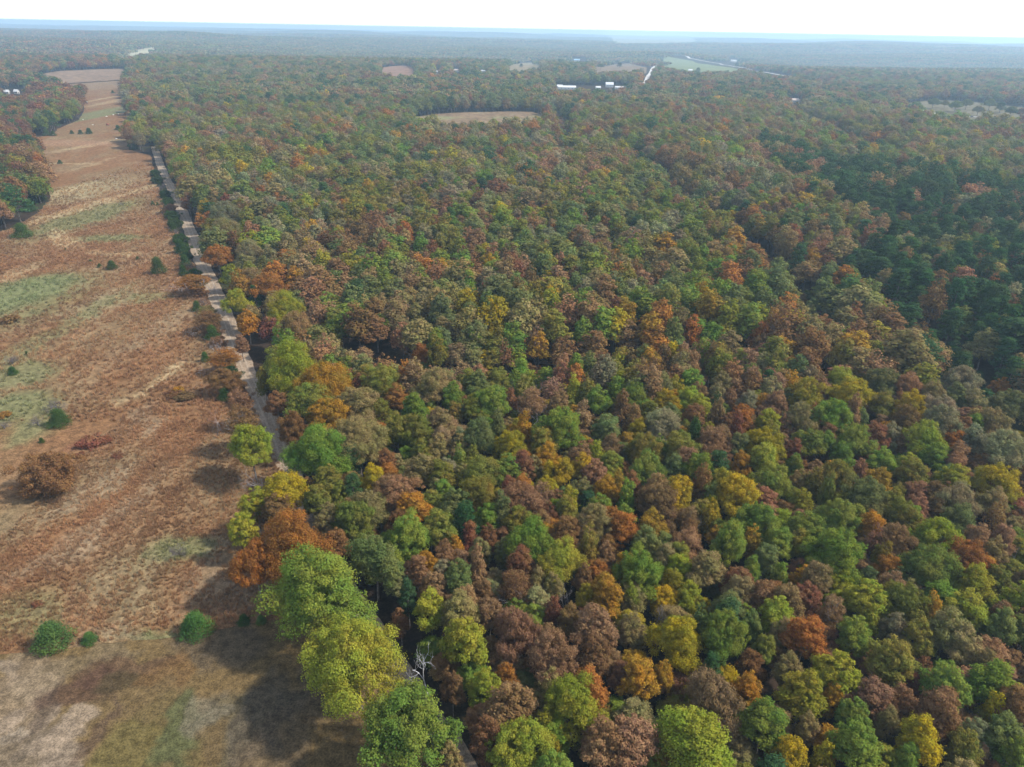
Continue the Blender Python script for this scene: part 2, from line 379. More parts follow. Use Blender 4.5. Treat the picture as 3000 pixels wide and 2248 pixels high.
# ------------------------------------------------------------------ hand-read trees: crown centre x,y and width in photo pixels, colour
TREES = """
703 1179 80 Ks;708 1236 110 Bs;735 1305 150 L;750 1408 130 X;825 1446 150 Y;752 1480 90 L;855 1070 190 L;947 1127 150 A;912 1180 150 O;960 1222 140 A;812 1187 70 B;858 1255 100 B;940 1320 185 G;1048 1290 150 T;1028 1350 62 P;960 1412 110 O;1034 1440 80 P;1094 1410 72 Y;1048 1192 120 T;1115 1120 100 O;1164 1168 60 R;1115 1217 62 O;1164 1262 80 O;1142 1450 100 K
709 1552 75 L;852 1590 225 R;749 1655 115 R;812 1500 85 B;1035 1530 110 O;1086 1495 100 T;1170 1455 110 K;1205 1500 90 A;1200 1575 120 G;1098 1640 140 D;937 1725 320 G;1040 1925 300 L;1190 2130 270 G;1303 1626 62 K;1343 1695 88 D;1269 1723 75 K;1195 1750 55 P;1252 1660 60 A;1286 1552 95 O;1172 1810 50 B;1263 1790 92 L;1350 1815 100 T;1362 1885 120 L;1326 2020 60 B
1273 1130 105 T;1400 1130 65 D;1458 1116 60 O;1506 1111 38 G;1327 1162 72 G;1216 1203 72 G;1260 1190 38 O;1352 1179 38 B;1439 1181 88 G;1387 1195 65 O;1493 1181 38 B;1555 1181 74 Ks;1639 1184 62 K;1680 1157 42 L;1710 1146 34 B;1751 1176 66 G;1569 1146 50 X;1506 1149 34 X;1290 1244 76 T;1333 1211 46 O;1222 1260 82 O;1403 1279 96 D;1460 1255 38 D;1498 1265 46 A;1536 1274 46 A;1645 1255 120 G;1707 1230 46 K;1775 1257 78 D;1493 1312 86 Y;1591 1301 72 O;1618 1279 50 A;1601 1344 66 A;1666 1298 56 B;1702 1336 66 K;1742 1339 46 L;1284 1314 56 T;1346 1312 52 T;1235 1325 56 O;1311 1358 38 G;1346 1358 38 G;1384 1350 42 O;1482 1379 86 G;1566 1371 48 T;1648 1387 62 Y;1607 1393 42 Y;1742 1393 76 K;1406 1393 102 O;1292 1398 76 O;1233 1385 80 T;1403 1453 100 O;1520 1469 112 K;1588 1455 62 Ks;1702 1439 62 T;1775 1447 72 A;1336 1480 86 D;1374 1485 42 P;1433 1488 56 G;1669 1488 46 L
1814 1127 52 L;1857 1165 72 G;1887 1138 28 A;1936 1135 72 T;1979 1143 56 Y;2025 1122 66 G;2017 1173 62 L;2052 1200 62 L;1952 1187 66 Y;1824 1208 46 B;1854 1246 46 B;1941 1244 90 S;2030 1233 76 B;2096 1244 42 B;2096 1208 30 C;2098 1157 46 T;2044 1154 50 K;2142 1170 38 K;2190 1184 52 S;2115 1127 60 T;2199 1122 50 Ks;2250 1122 46 P;2180 1140 40 X;2172 1227 72 R;2247 1241 62 L;2272 1187 62 K;2364 1154 88 L;2296 1246 46 K;2340 1225 76 T;2375 1206 38 M;1870 1265 52 Y;1925 1279 52 S;2033 1279 70 C;2087 1301 82 K;1890 1320 86 O;1990 1320 92 O;2153 1282 42 M;2163 1314 62 D;2239 1306 92 Y;2234 1352 82 L;2323 1325 52 M;2375 1306 72 G;2169 1366 56 A;1927 1333 46 G;1895 1379 96 G;1974 1377 66 D;2047 1379 88 G;2101 1371 72 P;1990 1444 82 Y;2158 1453 118 Y;2261 1420 106 G;2326 1371 52 G;2340 1420 62 T;1846 1425 62 B;1927 1477 96 B;2079 1461 46 D;2050 1444 46 B;1808 1455 38 A;1832 1482 46 G;2342 1474 66 L;2378 1439 52 O
2462 1124 86 L;2498 1162 102 Y;2579 1124 82 D;2584 1190 66 O;2660 1138 76 K;2669 1195 82 Y;2812 1124 102 S;2731 1162 72 T;2799 1165 62 D;2853 1181 62 T;2951 1187 88 D;2929 1146 60 R;2753 1208 86 S;2435 1217 92 G;2489 1236 42 K;2522 1225 38 D;2658 1236 80 B;2758 1241 100 S;2907 1244 82 T;2847 1241 48 T;2560 1282 66 M;2503 1295 86 G;2609 1284 62 S;2652 1306 56 K;2706 1287 102 L;2847 1295 72 S;2785 1284 52 B;2940 1317 112 S;2419 1309 56 G;2462 1333 56 G;2734 1344 72 G;2804 1333 62 K;2582 1358 76 G;2793 1366 66 K;2668 1396 82 O;2571 1425 76 A;2511 1393 52 K;2446 1406 102 O;2788 1412 82 L;2921 1415 98 Y;2896 1442 46 M;2530 1458 116 D;2617 1472 62 O;2731 1455 62 B;2801 1474 102 S;2907 1477 72 T;2462 1482 56 L;2413 1480 38 O
1363 1527 82 P;1428 1524 72 G;1471 1535 46 D;1520 1533 82 O;1376 1581 48 M;1430 1581 62 M;1555 1590 122 G;1477 1619 62 D;1658 1565 92 B;1740 1535 98 T;1718 1590 56 K;1336 1606 46 A;1401 1684 44 Ks;1406 1619 60 T;1525 1662 82 M;1645 1644 112 L;1720 1636 48 O;1772 1633 56 K;1713 1701 58 K;1574 1717 48 T;1620 1725 52 T;1512 1722 82 Bs;1661 1760 46 X;1715 1758 52 Y;1775 1744 92 A;1414 1744 58 K;1433 1804 78 K;1618 1806 48 M;1512 1855 122 K;1742 1839 112 K;1669 1823 68 B;1341 1793 90 T;1612 1880 82 K
1827 1522 56 G;1908 1546 78 A;2017 1527 62 Ks;2017 1565 52 B;2079 1535 42 Y;2012 1600 82 K;2136 1590 108 G;2215 1530 108 G;2201 1600 48 A;2277 1600 78 G;2356 1554 92 G;1892 1603 86 D;1873 1679 122 G;1990 1638 66 O;2066 1674 92 T;1968 1712 52 Y;2201 1676 52 G;2285 1695 48 G;2230 1752 90 K;2300 1770 90 K;2166 1744 78 T;1922 1809 74 X;1852 1850 78 T;1984 1880 128 Y;2117 1861 122 G;2277 1806 92 L;2201 1834 62 D;2288 1861 62 T;2359 1874 102 R;2044 1839 42 D
2454 1522 102 G;2639 1522 88 O;2807 1527 82 D;2907 1535 52 B;2454 1622 132 G;2617 1595 102 K;2552 1617 52 Ks;2742 1584 120 L;2861 1581 72 K;2937 1587 62 K;2975 1627 58 X;2601 1674 66 R;2625 1703 56 D;2723 1663 132 G;2823 1644 112 R;2910 1622 62 T;2847 1711 102 L;2915 1701 72 O;2978 1760 82 L;2541 1758 102 L;2652 1777 112 O;2712 1823 52 A;2828 1790 112 L;2438 1793 72 Ks;2546 1825 52 L;2617 1842 66 S;2780 1853 112 T;2929 1839 82 D;2506 1863 88 G;2687 1872 82 O
1420 2016 88 L;1482 1992 62 R;1615 1924 128 K;1498 2073 132 K;1742 1924 102 B;1677 2070 150 L;1725 2022 95 R;1525 2187 152 L;1430 2168 92 B;1770 2187 120 K;1620 2205 55 Y;1317 2236 80 T
1849 2173 128 K;1870 1994 96 A;1944 1984 62 A;2085 2057 150 K;2039 2173 190 L;2185 2024 82 A;2082 1967 62 P;2237 1910 58 G;2310 1965 82 T;2350 2032 112 L;2237 2125 122 G;2307 2220 92 Y;2364 2133 62 T
2449 1978 122 L;2612 1937 112 O;2709 1956 58 B;2820 1894 92 T;2875 1951 62 T;2766 2022 112 G;2902 2005 112 G;2438 2051 66 A;2552 2054 102 K;2636 2065 76 K;2753 2087 112 K;2500 2106 92 G;2595 2127 66 T;2693 2173 108 Y;2758 2141 62 B;2845 2154 66 S;2937 2146 98 D;2508 2195 122 G;2826 2200 92 O;2964 2073 92 B;2904 2087 52 Y;2652 2233 72 G;2410 2228 52 Y;2972 2214 72 G
568 825 92 Rs;606 832 55 X;606 934 95 Bs;640 1018 65 X;658 1047 100 Rs;651 1108 100 B
555 611 38 M;584 630 38 X;658 632 100 S;617 651 38 R;660 684 95 T;617 700 42 X;639 752 72 R;687 725 34 G;733 744 82 S;720 768 52 T;674 795 52 L;682 822 38 D;739 822 72 T;785 839 82 R;693 885 74 L;747 866 36 P;834 901 92 L;733 912 62 T;725 942 62 A;790 961 62 M;866 961 100 T;823 990 54 G
141 1385 128 Q;905 1440 62 B;930 1470 80 O;962 1525 80 T;988 1600 70 B;1000 1460 60 O;775 1130 50 O;705 1000 50 K;1252 1952 96 W
"""
SHRUBS = """
492 630 24 C;508 668 28 C;527 725 44 C;541 765 36 C;536 795 32 C;458 525 16 C;467 540 16 C;478 572 22 C;488 601 24 C;576 898 32 C;622 977 48 C;600 1047 30 C;658 1155 46 C;499 648 24 C;517 700 26 C
105 572 60 C;83 605 46 C;29 569 50 C;62 677 64 C;192 731 8 C;265 765 11 C;291 779 16 C;327 778 36 C;403 757 13 C;461 781 52 C;447 596 13 C;461 598 10 C;78 1035 13 C;36 1088 34 C;170 1226 74 C
149 1866 122 C;261 1870 50 C;570 1830 104 C;714 1816 42 C;764 1816 34 C;121 1291 20 C
356 597 15 X;32 1055 46 X;163 1188 66 X;108 1232 50 X;520 1612 62 X
268 1295 80 M;235 1333 34 M;344 1336 34 M;305 1290 46 M;521 1143 34 A;505 1155 50 M;545 1160 60 B;14 1217 32 R;108 1771 30 M;29 935 60 B;10 1245 40 X
175 475 16 C;345 375 20 C;260 385 24 C;235 388 18 C;210 388 14 C;135 390 26 C;155 392 20 C;395 430 22 C;380 425 20 C;330 270 12 C
"""
HAND = []
for ln in TREES.replace('\n', ';').split(';'):
    if ln.strip():
        x, y, d, c = ln.split(); HAND.append((float(x), float(y), float(d), c))
SHR = []
for ln in SHRUBS.replace('\n', ';').split(';'):
    if ln.strip():
        x, y, d, c = ln.split(); SHR.append((float(x), float(y), float(d), c))

# ------------------------------------------------------------------ open ground, given as outlines in photo pixels and laid on the terrain
PIXCLEAR = []
def poly(pts): return [at(*p)[:2] for p in pts]
def hull(P):
    P = sorted(set(P)); L = []; U = []
    for S, Q in ((L, P), (U, P[::-1])):
        for p in Q:
            while len(S) > 1 and (S[-1][0] - S[-2][0]) * (p[1] - S[-2][1]) - (S[-1][1] - S[-2][1]) * (p[0] - S[-2][0]) <= 0: S.pop()
            S.append(p)
    return L[:-1] + U[:-1]
def field(pts, top=17):
    PIXCLEAR.append((pts, top)); return hull(poly(pts) + [at(a, b, 15)[:2] for a, b in pts])
def pstrip(pts, wpx, top=17):
    for (x0, y0, *_), (x1, y1, *_) in zip(pts[:-1], pts[1:]):
        n = math.hypot(x1 - x0, y1 - y0) + 1e-9; ax, ay = -(y1 - y0) / n * wpx, (x1 - x0) / n * wpx
        PIXCLEAR.append(([(x0 - ax, y0 - ay), (x0 + ax, y0 + ay), (x1 + ax, y1 + ay), (x1 - ax, y1 - ay)], top))
    return px_strip(pts)
MEADOW = poly([(-60, 700), (40, 668), (110, 625), (146, 585), (146, 520), (120, 470), (60, 450), (48, 425), (70, 408), (150, 396), (170, 378), (232, 352), (246, 325), (246, 290), (215, 282), (170, 262), (190, 245), (230, 232), (365, 232), (368, 262),
               (366, 300), (385, 350), (400, 385), (380, 400), (378, 440), (440, 455), (462, 540), (500, 640), (552, 740), (596, 830), (634, 920), (674, 1020), (732, 1150), (800, 1300), (885, 1500), (975, 1700), (985, 1780), (690, 1835), (500, 1868), (250, 1895), (0, 1925), (-200, 1940)])
LAWN = poly([(-220, 1915), (0, 1902), (250, 1872), (500, 1846), (690, 1810), (830, 1760), (980, 1765), (1080, 1900), (1170, 2030), (1255, 2170), (1340, 2300), (1410, 2420), (-300, 2420)])
ROADC = [(452, 430, 5.2), (468, 480, 5.2), (490, 530, 5.2), (512, 570, 5.4), (548, 655, 5.6), (588, 760, 5.8), (640, 885, 5.8), (680, 985, 5.6), (722, 1090, 5.2), (762, 1170, 5.2), (800, 1260, 5.0), (834, 1340, 4.8), (868, 1425, 4.8), (930, 1560, 4.8), (1010, 1730, 4.8), (1110, 1900, 4.8), (1200, 2030, 4.8), (1290, 2170, 4.6), (1370, 2300, 4.6), (1450, 2420, 4.6)]
ROAD = [(*at(a, b)[:2], c * 1.2) for a, b, c in ROADC]
def strip_poly(pts):     # closed outline of a strip with widths
    L = []; Rr = []
    for i, (x, y, wd) in enumerate(pts):
        a = pts[max(0, i - 1)]; b = pts[min(len(pts) - 1, i + 1)]
        dx, dy = b[0] - a[0], b[1] - a[1]; n = math.hypot(dx, dy) + 1e-9
        L.append((x - dy / n * wd / 2, y + dx / n * wd / 2)); Rr.append((x + dy / n * wd / 2, y - dx / n * wd / 2))
    return L + Rr[::-1]
def px_strip(pts): return [(*at(a, b)[:2], c) for a, b, c in pts]
TRACK = px_strip([(540, 270, 6), (556, 300, 7), (572, 325, 8), (592, 350, 8)])
SMALLROAD = pstrip([(1880, 262, 11), (1893, 240, 11), (1906, 215, 11), (1920, 195, 12), (1934, 178, 13), (1926, 163, 14)], 5)
HW = ([(1960, 160, 14), (2020, 172, 14), (2110, 188, 14), (2200, 207, 14), (2330, 228, 13), (2372, 244, 12), (2430, 258, 12), (2540, 285, 10), (2640, 308, 10), (2690, 324, 9), (2760, 341, 8), (2860, 346, 8), (2960, 356, 8), (3050, 362, 8)])
pstrip(HW[:5], 3); pstrip(HW[6:7] + HW[6:7], 3); pstrip(HW[9:], 4)
HIGHWAY = px_strip(HW)
FIELDS = [  # name, outline, colour, label bits
    ('hay_field', field([(1215, 346), (1270, 337), (1350, 332), (1480, 329), (1560, 330), (1592, 343), (1560, 356), (1450, 361), (1300, 362), (1225, 353)]), (0.18, 0.125, 0.075), 'g'),
    ('hay_field', field([(1115, 201), (1190, 194), (1215, 205), (1215, 224), (1120, 226)]), (0.20, 0.12, 0.08), 'b'),
    ('hay_field', field([(1500, 186), (1580, 184), (1586, 200), (1510, 212), (1488, 208)]), (0.2, 0.16, 0.10), 'g'),
    ('hay_field', field([(1740, 200), (1790, 190), (1860, 186), (1895, 200), (1850, 210), (1750, 212)]), (0.17, 0.125, 0.08), 'b'),
    ('pasture', field([(1945, 166), (2030, 180), (2165, 205), (2150, 216), (2010, 212), (1940, 198)]), (0.15, 0.175, 0.09), 'g'),
    ('hay_field', field([(1775, 108), (1860, 106), (2010, 112), (2050, 121), (1950, 126), (1790, 126)]), (0.24, 0.22, 0.14), 'g'),
    ('pasture', field([(2655, 304), (2740, 294), (2870, 302), (3060, 322), (3060, 346), (2960, 342), (2860, 330), (2770, 326), (2690, 314)], 9), (0.13, 0.115, 0.075), 'b'),
    ('hay_field', field([(352, 176), (352, 168), (395, 157), (400, 148), (440, 143), (468, 138), (464, 144), (430, 152), (405, 160), (385, 172)]), (0.36, 0.33, 0.22), 'g'),
    ('hay_field', field([(105, 222), (180, 210), (290, 205), (368, 204), (368, 212), (250, 218), (160, 224)]), (0.19, 0.13, 0.085), 'b'),
]
def inpoly(x, y, P):
    x = np.asarray(x); y = np.asarray(y); c = np.zeros(x.shape, bool)
    n = len(P)
    for i in range(n):
        x0, y0 = P[i]; x1, y1 = P[(i + 1) % n]
        cond = ((y0 > y) != (y1 > y)) & (x < (x1 - x0) * (y - y0) / ((y1 - y0) or 1e-9) + x0)
        c ^= cond
    return c
def sheet(name, P, step, m, lift, attrs_fn=None, jitter=True, wob=0.0):
    """a flat sheet cut to an outline and laid on the terrain"""
    P = [Vector(p) for p in P]
    B = []
    for i in range(len(P)):
        a, b = P[i], P[(i + 1) % len(P)]; n = max(1, int((b - a).length / step))
        for k in range(n):
            q = a.lerp(b, k / n)
            if wob:
                q = q + Vector(((float(fbm(q.x / 9, q.y / 9, 3)) - .5) * wob, (float(fbm(q.x / 9 + 40, q.y / 9, 3)) - .5) * wob))
            B.append(q)
    xs = [p.x for p in B]; ys = [p.y for p in B]
    gx, gy = np.meshgrid(np.arange(min(xs), max(xs), step), np.arange(min(ys), max(ys), step))
    gx = gx.ravel() + rng.uniform(-.2, .2, gx.size) * step; gy = gy.ravel() + rng.uniform(-.2, .2, gy.size) * step
    pb = [(p.x, p.y) for p in B]
    ok = inpoly(gx, gy, pb) & (seg_dist(gx, gy, pb + [pb[0]]) > step * 0.45)
    allp = B + [Vector((a, b)) for a, b in zip(gx[ok], gy[ok])]
    nb = len(B)
    v, e, f, *_ = delaunay_2d_cdt(allp, [(i, (i + 1) % nb) for i in range(nb)], [list(range(nb))], 1, 1e-6)
    V = np.array([(p.x, p.y) for p in v]); Z = H(V[:, 0], V[:, 1]) + lift
    tri = np.array([t for t in f if len(t) == 3])
    a_, b_, c_ = V[tri[:, 0]], V[tri[:, 1]], V[tri[:, 2]]
    sgn = (b_[:, 0] - a_[:, 0]) * (c_[:, 1] - a_[:, 1]) - (b_[:, 1] - a_[:, 1]) * (c_[:, 0] - a_[:, 0])
    tri[sgn < 0] = tri[sgn < 0][:, ::-1]
    me = new_mesh(name, np.column_stack([V, Z]), tri, [m], None, attrs_fn(V[:, 0], V[:, 1]) if attrs_fn else None, True)
    return props(obj(name, me), kind='structure')

# ground materials --------------------------------------------------
def ground_mat(name, c1, c2, sc1, c3=None, sc2=None, bump=0.0, bs=1.0, vcol=False, streak=None):
    m, t, out = mat(name)
    geo = N(t, 'ShaderNodeNewGeometry'); pos = geo.outputs['Position']
    n1 = noise(t, pos, sc1, 8, 0.65)
    if vcol:
        va = N(t, 'ShaderNodeAttribute', attribute_type='GEOMETRY', attribute_name='soil'); base = va.outputs['Color']
        base = mixc(t, base, base, 0.0)
        f = ramp(t, n1, 0.3, 0.7, 0.62, 1.38)
        cc = N(t, 'ShaderNodeCombineColor'); [t.links.new(f, cc.inputs[i]) for i in range(3)]
        c = mixc(t, base, cc.outputs[0], 1.0, 'MULTIPLY')
    else:
        c = mixc(t, c1, c2, ramp(t, n1, 0.35, 0.65))
    if c3 is not None:
        n2 = noise(t, pos, sc2, 5, 0.6); c = mixc(t, c, c3, ramp(t, n2, 0.5, 0.68, 0, .8))
    nf = noise(t, pos, 5.0 * sc1, 6, 0.75)
    f2 = ramp(t, nf, 0.3, 0.7, 0.55, 1.45); cc2 = N(t, 'ShaderNodeCombineColor'); [t.links.new(f2, cc2.inputs[i]) for i in range(3)]
    c = mixc(t, c, cc2.outputs[0], 1.0, 'MULTIPLY')
    d = N(t, 'ShaderNodeBsdfDiffuse'); t.links.new(c, d.inputs[0])
    if bump:
        b = N(t, 'ShaderNodeBump'); b.inputs['Strength'].default_value = bump; b.inputs['Distance'].default_value = bs
        t.links.new(nf, b.inputs['Height']); t.links.new(b.outputs[0], d.inputs['Normal'])
    t.links.new(d.outputs[0], out.inputs[0])
    return m
M_FLOOR = ground_mat('leaf_litter', (0.024, 0.017, 0.013), (0.045, 0.031, 0.022), 0.35, (0.04, 0.045, 0.02), 0.02)
M_MEADOW = ground_mat('meadow_soil', 0, 0, 0.45, None, None, 0.5, 0.5, vcol=True)
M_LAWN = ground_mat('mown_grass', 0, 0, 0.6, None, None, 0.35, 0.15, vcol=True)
M_ROAD = ground_mat('dirt', (0.22, 0.168, 0.12), (0.29, 0.225, 0.165), 0.5, None, None, 0.3, 0.1)
M_PALE = ground_mat('pale_asphalt', (0.42, 0.40, 0.38), (0.52, 0.50, 0.48), 0.05)

# terrain -----------------------------------------------------------
rr = np.geomspace(12, 21000, 520); th = np.linspace(R(-68), R(68), 560)
RR, TH = np.meshgrid(rr, th, indexing='ij'); X = RR * np.sin(TH); Y = RR * np.cos(TH)
Z = H(X, Y); nr, ntn = X.shape
ii = np.arange((nr - 1) * ntn).reshape(nr - 1, ntn)[:, :-1].ravel()
F = np.column_stack([ii, ii + 1, ii + ntn + 1, ii + ntn])[:, ::-1]
props(obj('ground', new_mesh('ground', np.column_stack([X.ravel(), Y.ravel(), Z.ravel()]), F, [M_FLOOR], None, None, True)), kind='structure')

SPOT = []
def spots_color(x, y, base, spots, k0=1.0, e0=.55, e1=1.25):
    """soil and grass colour from soft-edged, noise-warped patches placed on the ground"""
    wx = x + (fbm(x / 7, y / 7, 21, 6) - .5) * 11; wy = y + (fbm(x / 7 + 31, y / 7, 22, 6) - .5) * 11
    c = np.tile(np.array(base, float), (len(x), 1))
    if base is ORG:
        k = (smooth(.46, .72, fbm(x / 16, y / 34, 140, 4)) * .30)[:, None]; c = c * (1 - k) + np.array((.15, .135, .075)) * k
        k = (smooth(.52, .75, fbm(x / 8, y / 20, 141, 4)) * .24)[:, None]; c = c * (1 - k) + np.array((.25, .20, .12)) * k
    for px, py, rx, ry, ang, colr, st in spots:
        cx, cy_, _ = at(px, py); ca, sa = math.cos(R(ang)), math.sin(R(ang))
        u = ((wx - cx) * ca + (wy - cy_) * sa) / rx; v = (-(wx - cx) * sa + (wy - cy_) * ca) / ry
        k = st * (1 - smooth(e0, e1, np.sqrt(u * u + v * v))); k = k[:, None]
        c = c * (1 - k) + np.array(colr) * k
    return c * k0
ORG = (0.158, 0.086, 0.042); GRN = (0.125, 0.135, 0.062); STR = (0.34, 0.27, 0.155); DRY = (0.20, 0.15, 0.095); MAR = (0.12, 0.045, 0.035)
MSP = [(120, 870, 22, 40, 0, GRN, .6), (240, 560, 26, 60, -10, (.23, .2, .115), .6), (330, 880, 12, 30, 0, (.2, .165, .095), .5), (480, 960, 7, 30, -12, (.2, .16, .1), .4), (200, 1450, 10, 25, -20, (.17, .145, .085), .45), (380, 1700, 10, 14, 20, (.16, .14, .08), .4), (60, 860, 17, 30, 0, GRN, .95), (250, 640, 18, 60, -8, GRN, .7), (270, 600, 7, 75, -12, STR, .55), (180, 700, 8, 26, 40, STR, .5), (330, 700, 22, 10, 10, GRN, .7), (330, 745, 16, 4, 0, STR, .5),
       (200, 560, 10, 30, 0, STR, .4), (60, 800, 6, 24, 0, STR, .35), (290, 340, 12, 160, 0, GRN, .85), (320, 300, 10, 80, 0, STR, .35), (300, 420, 8, 70, -14, STR, .4),
       (280, 480, 3, 60, 0, STR, .3), (200, 480, 30, 3, 0, STR, .55), (60, 1100, 12, 14, 0, GRN, .7), (190, 960, 6, 60, -3, GRN, .5), (40, 1200, 14, 14, 0, GRN, .8), (100, 1260, 7, 9, 0, GRN, .7),
       (430, 870, 10, 8, 0, GRN, .55), (460, 1120, 3, 20, -15, STR, .55), (440, 1230, 4, 15, 30, DRY, .6), (270, 1440, 5, 14, -20, DRY, .7), (340, 1500, 3.5, 22, -15, DRY, .65), (90, 1800, 7, 9, 30, GRN, .5), (150, 1650, 3, 14, -40, DRY, .6),
       (540, 1610, 9, 6, 0, GRN, .75), (420, 1880, 10, 2.2, 5, GRN, .8), (310, 1880, 6, 2, 0, DRY, .6), (430, 1810, 4, 3, 0, STR, .4), (270, 1300, 6, 3.5, 10, MAR, .5), (130, 320, 40, 40, 0, ORG, .0), (210, 420, 60, 20, 0, (.24, .14, .085), .5),
       (620, 1650, 4, 20, 0, DRY, .5), (700, 1750, 8, 8, 0, DRY, .6), (300, 250, 80, 120, 0, (.17, .125, .08), .6), (290, 330, 16, 90, 3, GRN, .85), (300, 290, 6, 60, 0, STR, .4)]
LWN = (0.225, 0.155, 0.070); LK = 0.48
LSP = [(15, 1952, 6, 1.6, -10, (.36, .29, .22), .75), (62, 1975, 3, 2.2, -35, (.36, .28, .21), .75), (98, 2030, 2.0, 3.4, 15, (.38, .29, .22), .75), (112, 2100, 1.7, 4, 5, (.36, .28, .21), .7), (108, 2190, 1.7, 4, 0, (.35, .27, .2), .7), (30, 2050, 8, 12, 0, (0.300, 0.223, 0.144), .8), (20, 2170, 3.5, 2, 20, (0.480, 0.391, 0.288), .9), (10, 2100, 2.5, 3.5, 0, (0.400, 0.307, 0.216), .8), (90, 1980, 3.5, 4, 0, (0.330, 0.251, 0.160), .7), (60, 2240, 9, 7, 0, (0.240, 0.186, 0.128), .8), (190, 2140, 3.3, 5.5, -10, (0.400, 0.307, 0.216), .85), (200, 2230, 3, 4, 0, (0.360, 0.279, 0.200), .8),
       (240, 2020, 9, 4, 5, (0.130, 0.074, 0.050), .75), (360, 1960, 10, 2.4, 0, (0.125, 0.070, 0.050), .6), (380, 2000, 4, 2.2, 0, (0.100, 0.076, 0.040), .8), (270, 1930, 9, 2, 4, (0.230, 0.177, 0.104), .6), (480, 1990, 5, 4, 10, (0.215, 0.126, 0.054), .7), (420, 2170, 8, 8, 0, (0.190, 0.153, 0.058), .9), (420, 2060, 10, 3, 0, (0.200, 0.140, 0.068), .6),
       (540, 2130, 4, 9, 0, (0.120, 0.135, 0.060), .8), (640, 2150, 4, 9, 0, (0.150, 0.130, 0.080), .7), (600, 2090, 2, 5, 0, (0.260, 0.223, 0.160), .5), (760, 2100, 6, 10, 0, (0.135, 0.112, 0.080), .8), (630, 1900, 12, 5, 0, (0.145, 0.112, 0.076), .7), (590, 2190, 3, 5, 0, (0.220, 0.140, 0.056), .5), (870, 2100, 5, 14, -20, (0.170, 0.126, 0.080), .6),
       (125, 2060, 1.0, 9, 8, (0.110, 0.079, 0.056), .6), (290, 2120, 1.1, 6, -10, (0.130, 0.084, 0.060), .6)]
meadow_attr = lambda x, y: {'soil': ('FLOAT_COLOR', np.column_stack([spots_color(x, y, ORG, MSP), np.ones(len(x))]))}
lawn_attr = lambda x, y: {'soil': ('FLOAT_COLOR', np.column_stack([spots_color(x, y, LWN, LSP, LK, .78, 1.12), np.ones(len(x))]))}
sheet('meadow', MEADOW, 2.5, M_MEADOW, 0.10, meadow_attr, wob=2.5)
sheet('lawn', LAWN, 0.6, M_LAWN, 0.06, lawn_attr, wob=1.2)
sheet('dirt_road', strip_poly(ROAD), 2.2, M_ROAD, 0.16, wob=1.6)
# wheel ruts: two slightly lighter packed tracks
M_RUT = ground_mat('packed_dirt', (0.27, 0.215, 0.16), (0.33, 0.27, 0.21), 0.7)
for side in (-0.95, 0.95):
    pts = []
    for i, (x, y, wd) in enumerate(ROAD):
        a = ROAD[max(0, i - 1)]; b = ROAD[min(len(ROAD) - 1, i + 1)]; n = math.hypot(b[0] - a[0], b[1] - a[1])
        pts.append((x + (b[1] - a[1]) / n * side, y - (b[0] - a[0]) / n * side, 0.55))
    sheet('wheel_track', strip_poly(pts), 2.0, M_RUT, 0.20, wob=.8)
sheet('farm_track', strip_poly(TRACK), 4, M_ROAD, 0.4)
sheet('country_road', strip_poly(SMALLROAD), 12, M_PALE, 1.2)
sheet('highway', strip_poly(HIGHWAY), 12, M_PALE, 1.6)
for nm, P, c, s_ in FIELDS:
    c2 = tuple(v * .8 for v in c)
    dist = math.hypot(*P[0])
    sheet(nm, P, max(6, dist / 90), ground_mat(nm, c, c2, 0.02, (0.16, 0.17, 0.08) if s_ == 'g' else None, 0.012), 0.3 + dist / 1600)

# ------------------------------------------------------------------ where no forest stands
def to_px(x, y, z):
    d = np.stack([np.asarray(x, float), np.asarray(y, float), np.asarray(z, float) - CAM_H], -1)
    zc = d @ np.array(fwd); return 1500 + FPX * (d @ np.array(rt)) / zc, 1124 - FPX * (d @ np.array(up)) / zc, zc

CLEAR = [(MEADOW, 1.0), (LAWN, 3.0), (strip_poly([(a, b, c + 1.0) for a, b, c in ROAD]), 2.2), (strip_poly([(a, b, c + 3) for a, b, c in TRACK]), 1),
         (strip_poly([(a, b, c + 14) for a, b, c in SMALLROAD]), 2), (strip_poly([(a, b, c + 22) for a, b, c in HIGHWAY]), 2)] + [(f[1], 3.0) for f in FIELDS]
YARDS = [field([(1622, 252), (1700, 251), (1848, 250), (1848, 262), (1700, 265), (1622, 263)]), field([(1660, 170), (1730, 172), (1730, 186), (1660, 186)]), field([(0, 262), (80, 262), (80, 282), (0, 282)]), field([(2120, 172), (2180, 176), (2180, 188), (2120, 186)]),
         field([(2310, 290), (2350, 290), (2350, 304), (2310, 304)]), field([(1274, 208), (1292, 208), (1292, 219), (1274, 219)]), field([(1322, 205), (1350, 205), (1350, 216), (1322, 216)]), field([(1406, 207), (1426, 207), (1426, 217), (1406, 217)])]
CLEAR += [(y_, 2.0) for y_ in YARDS]
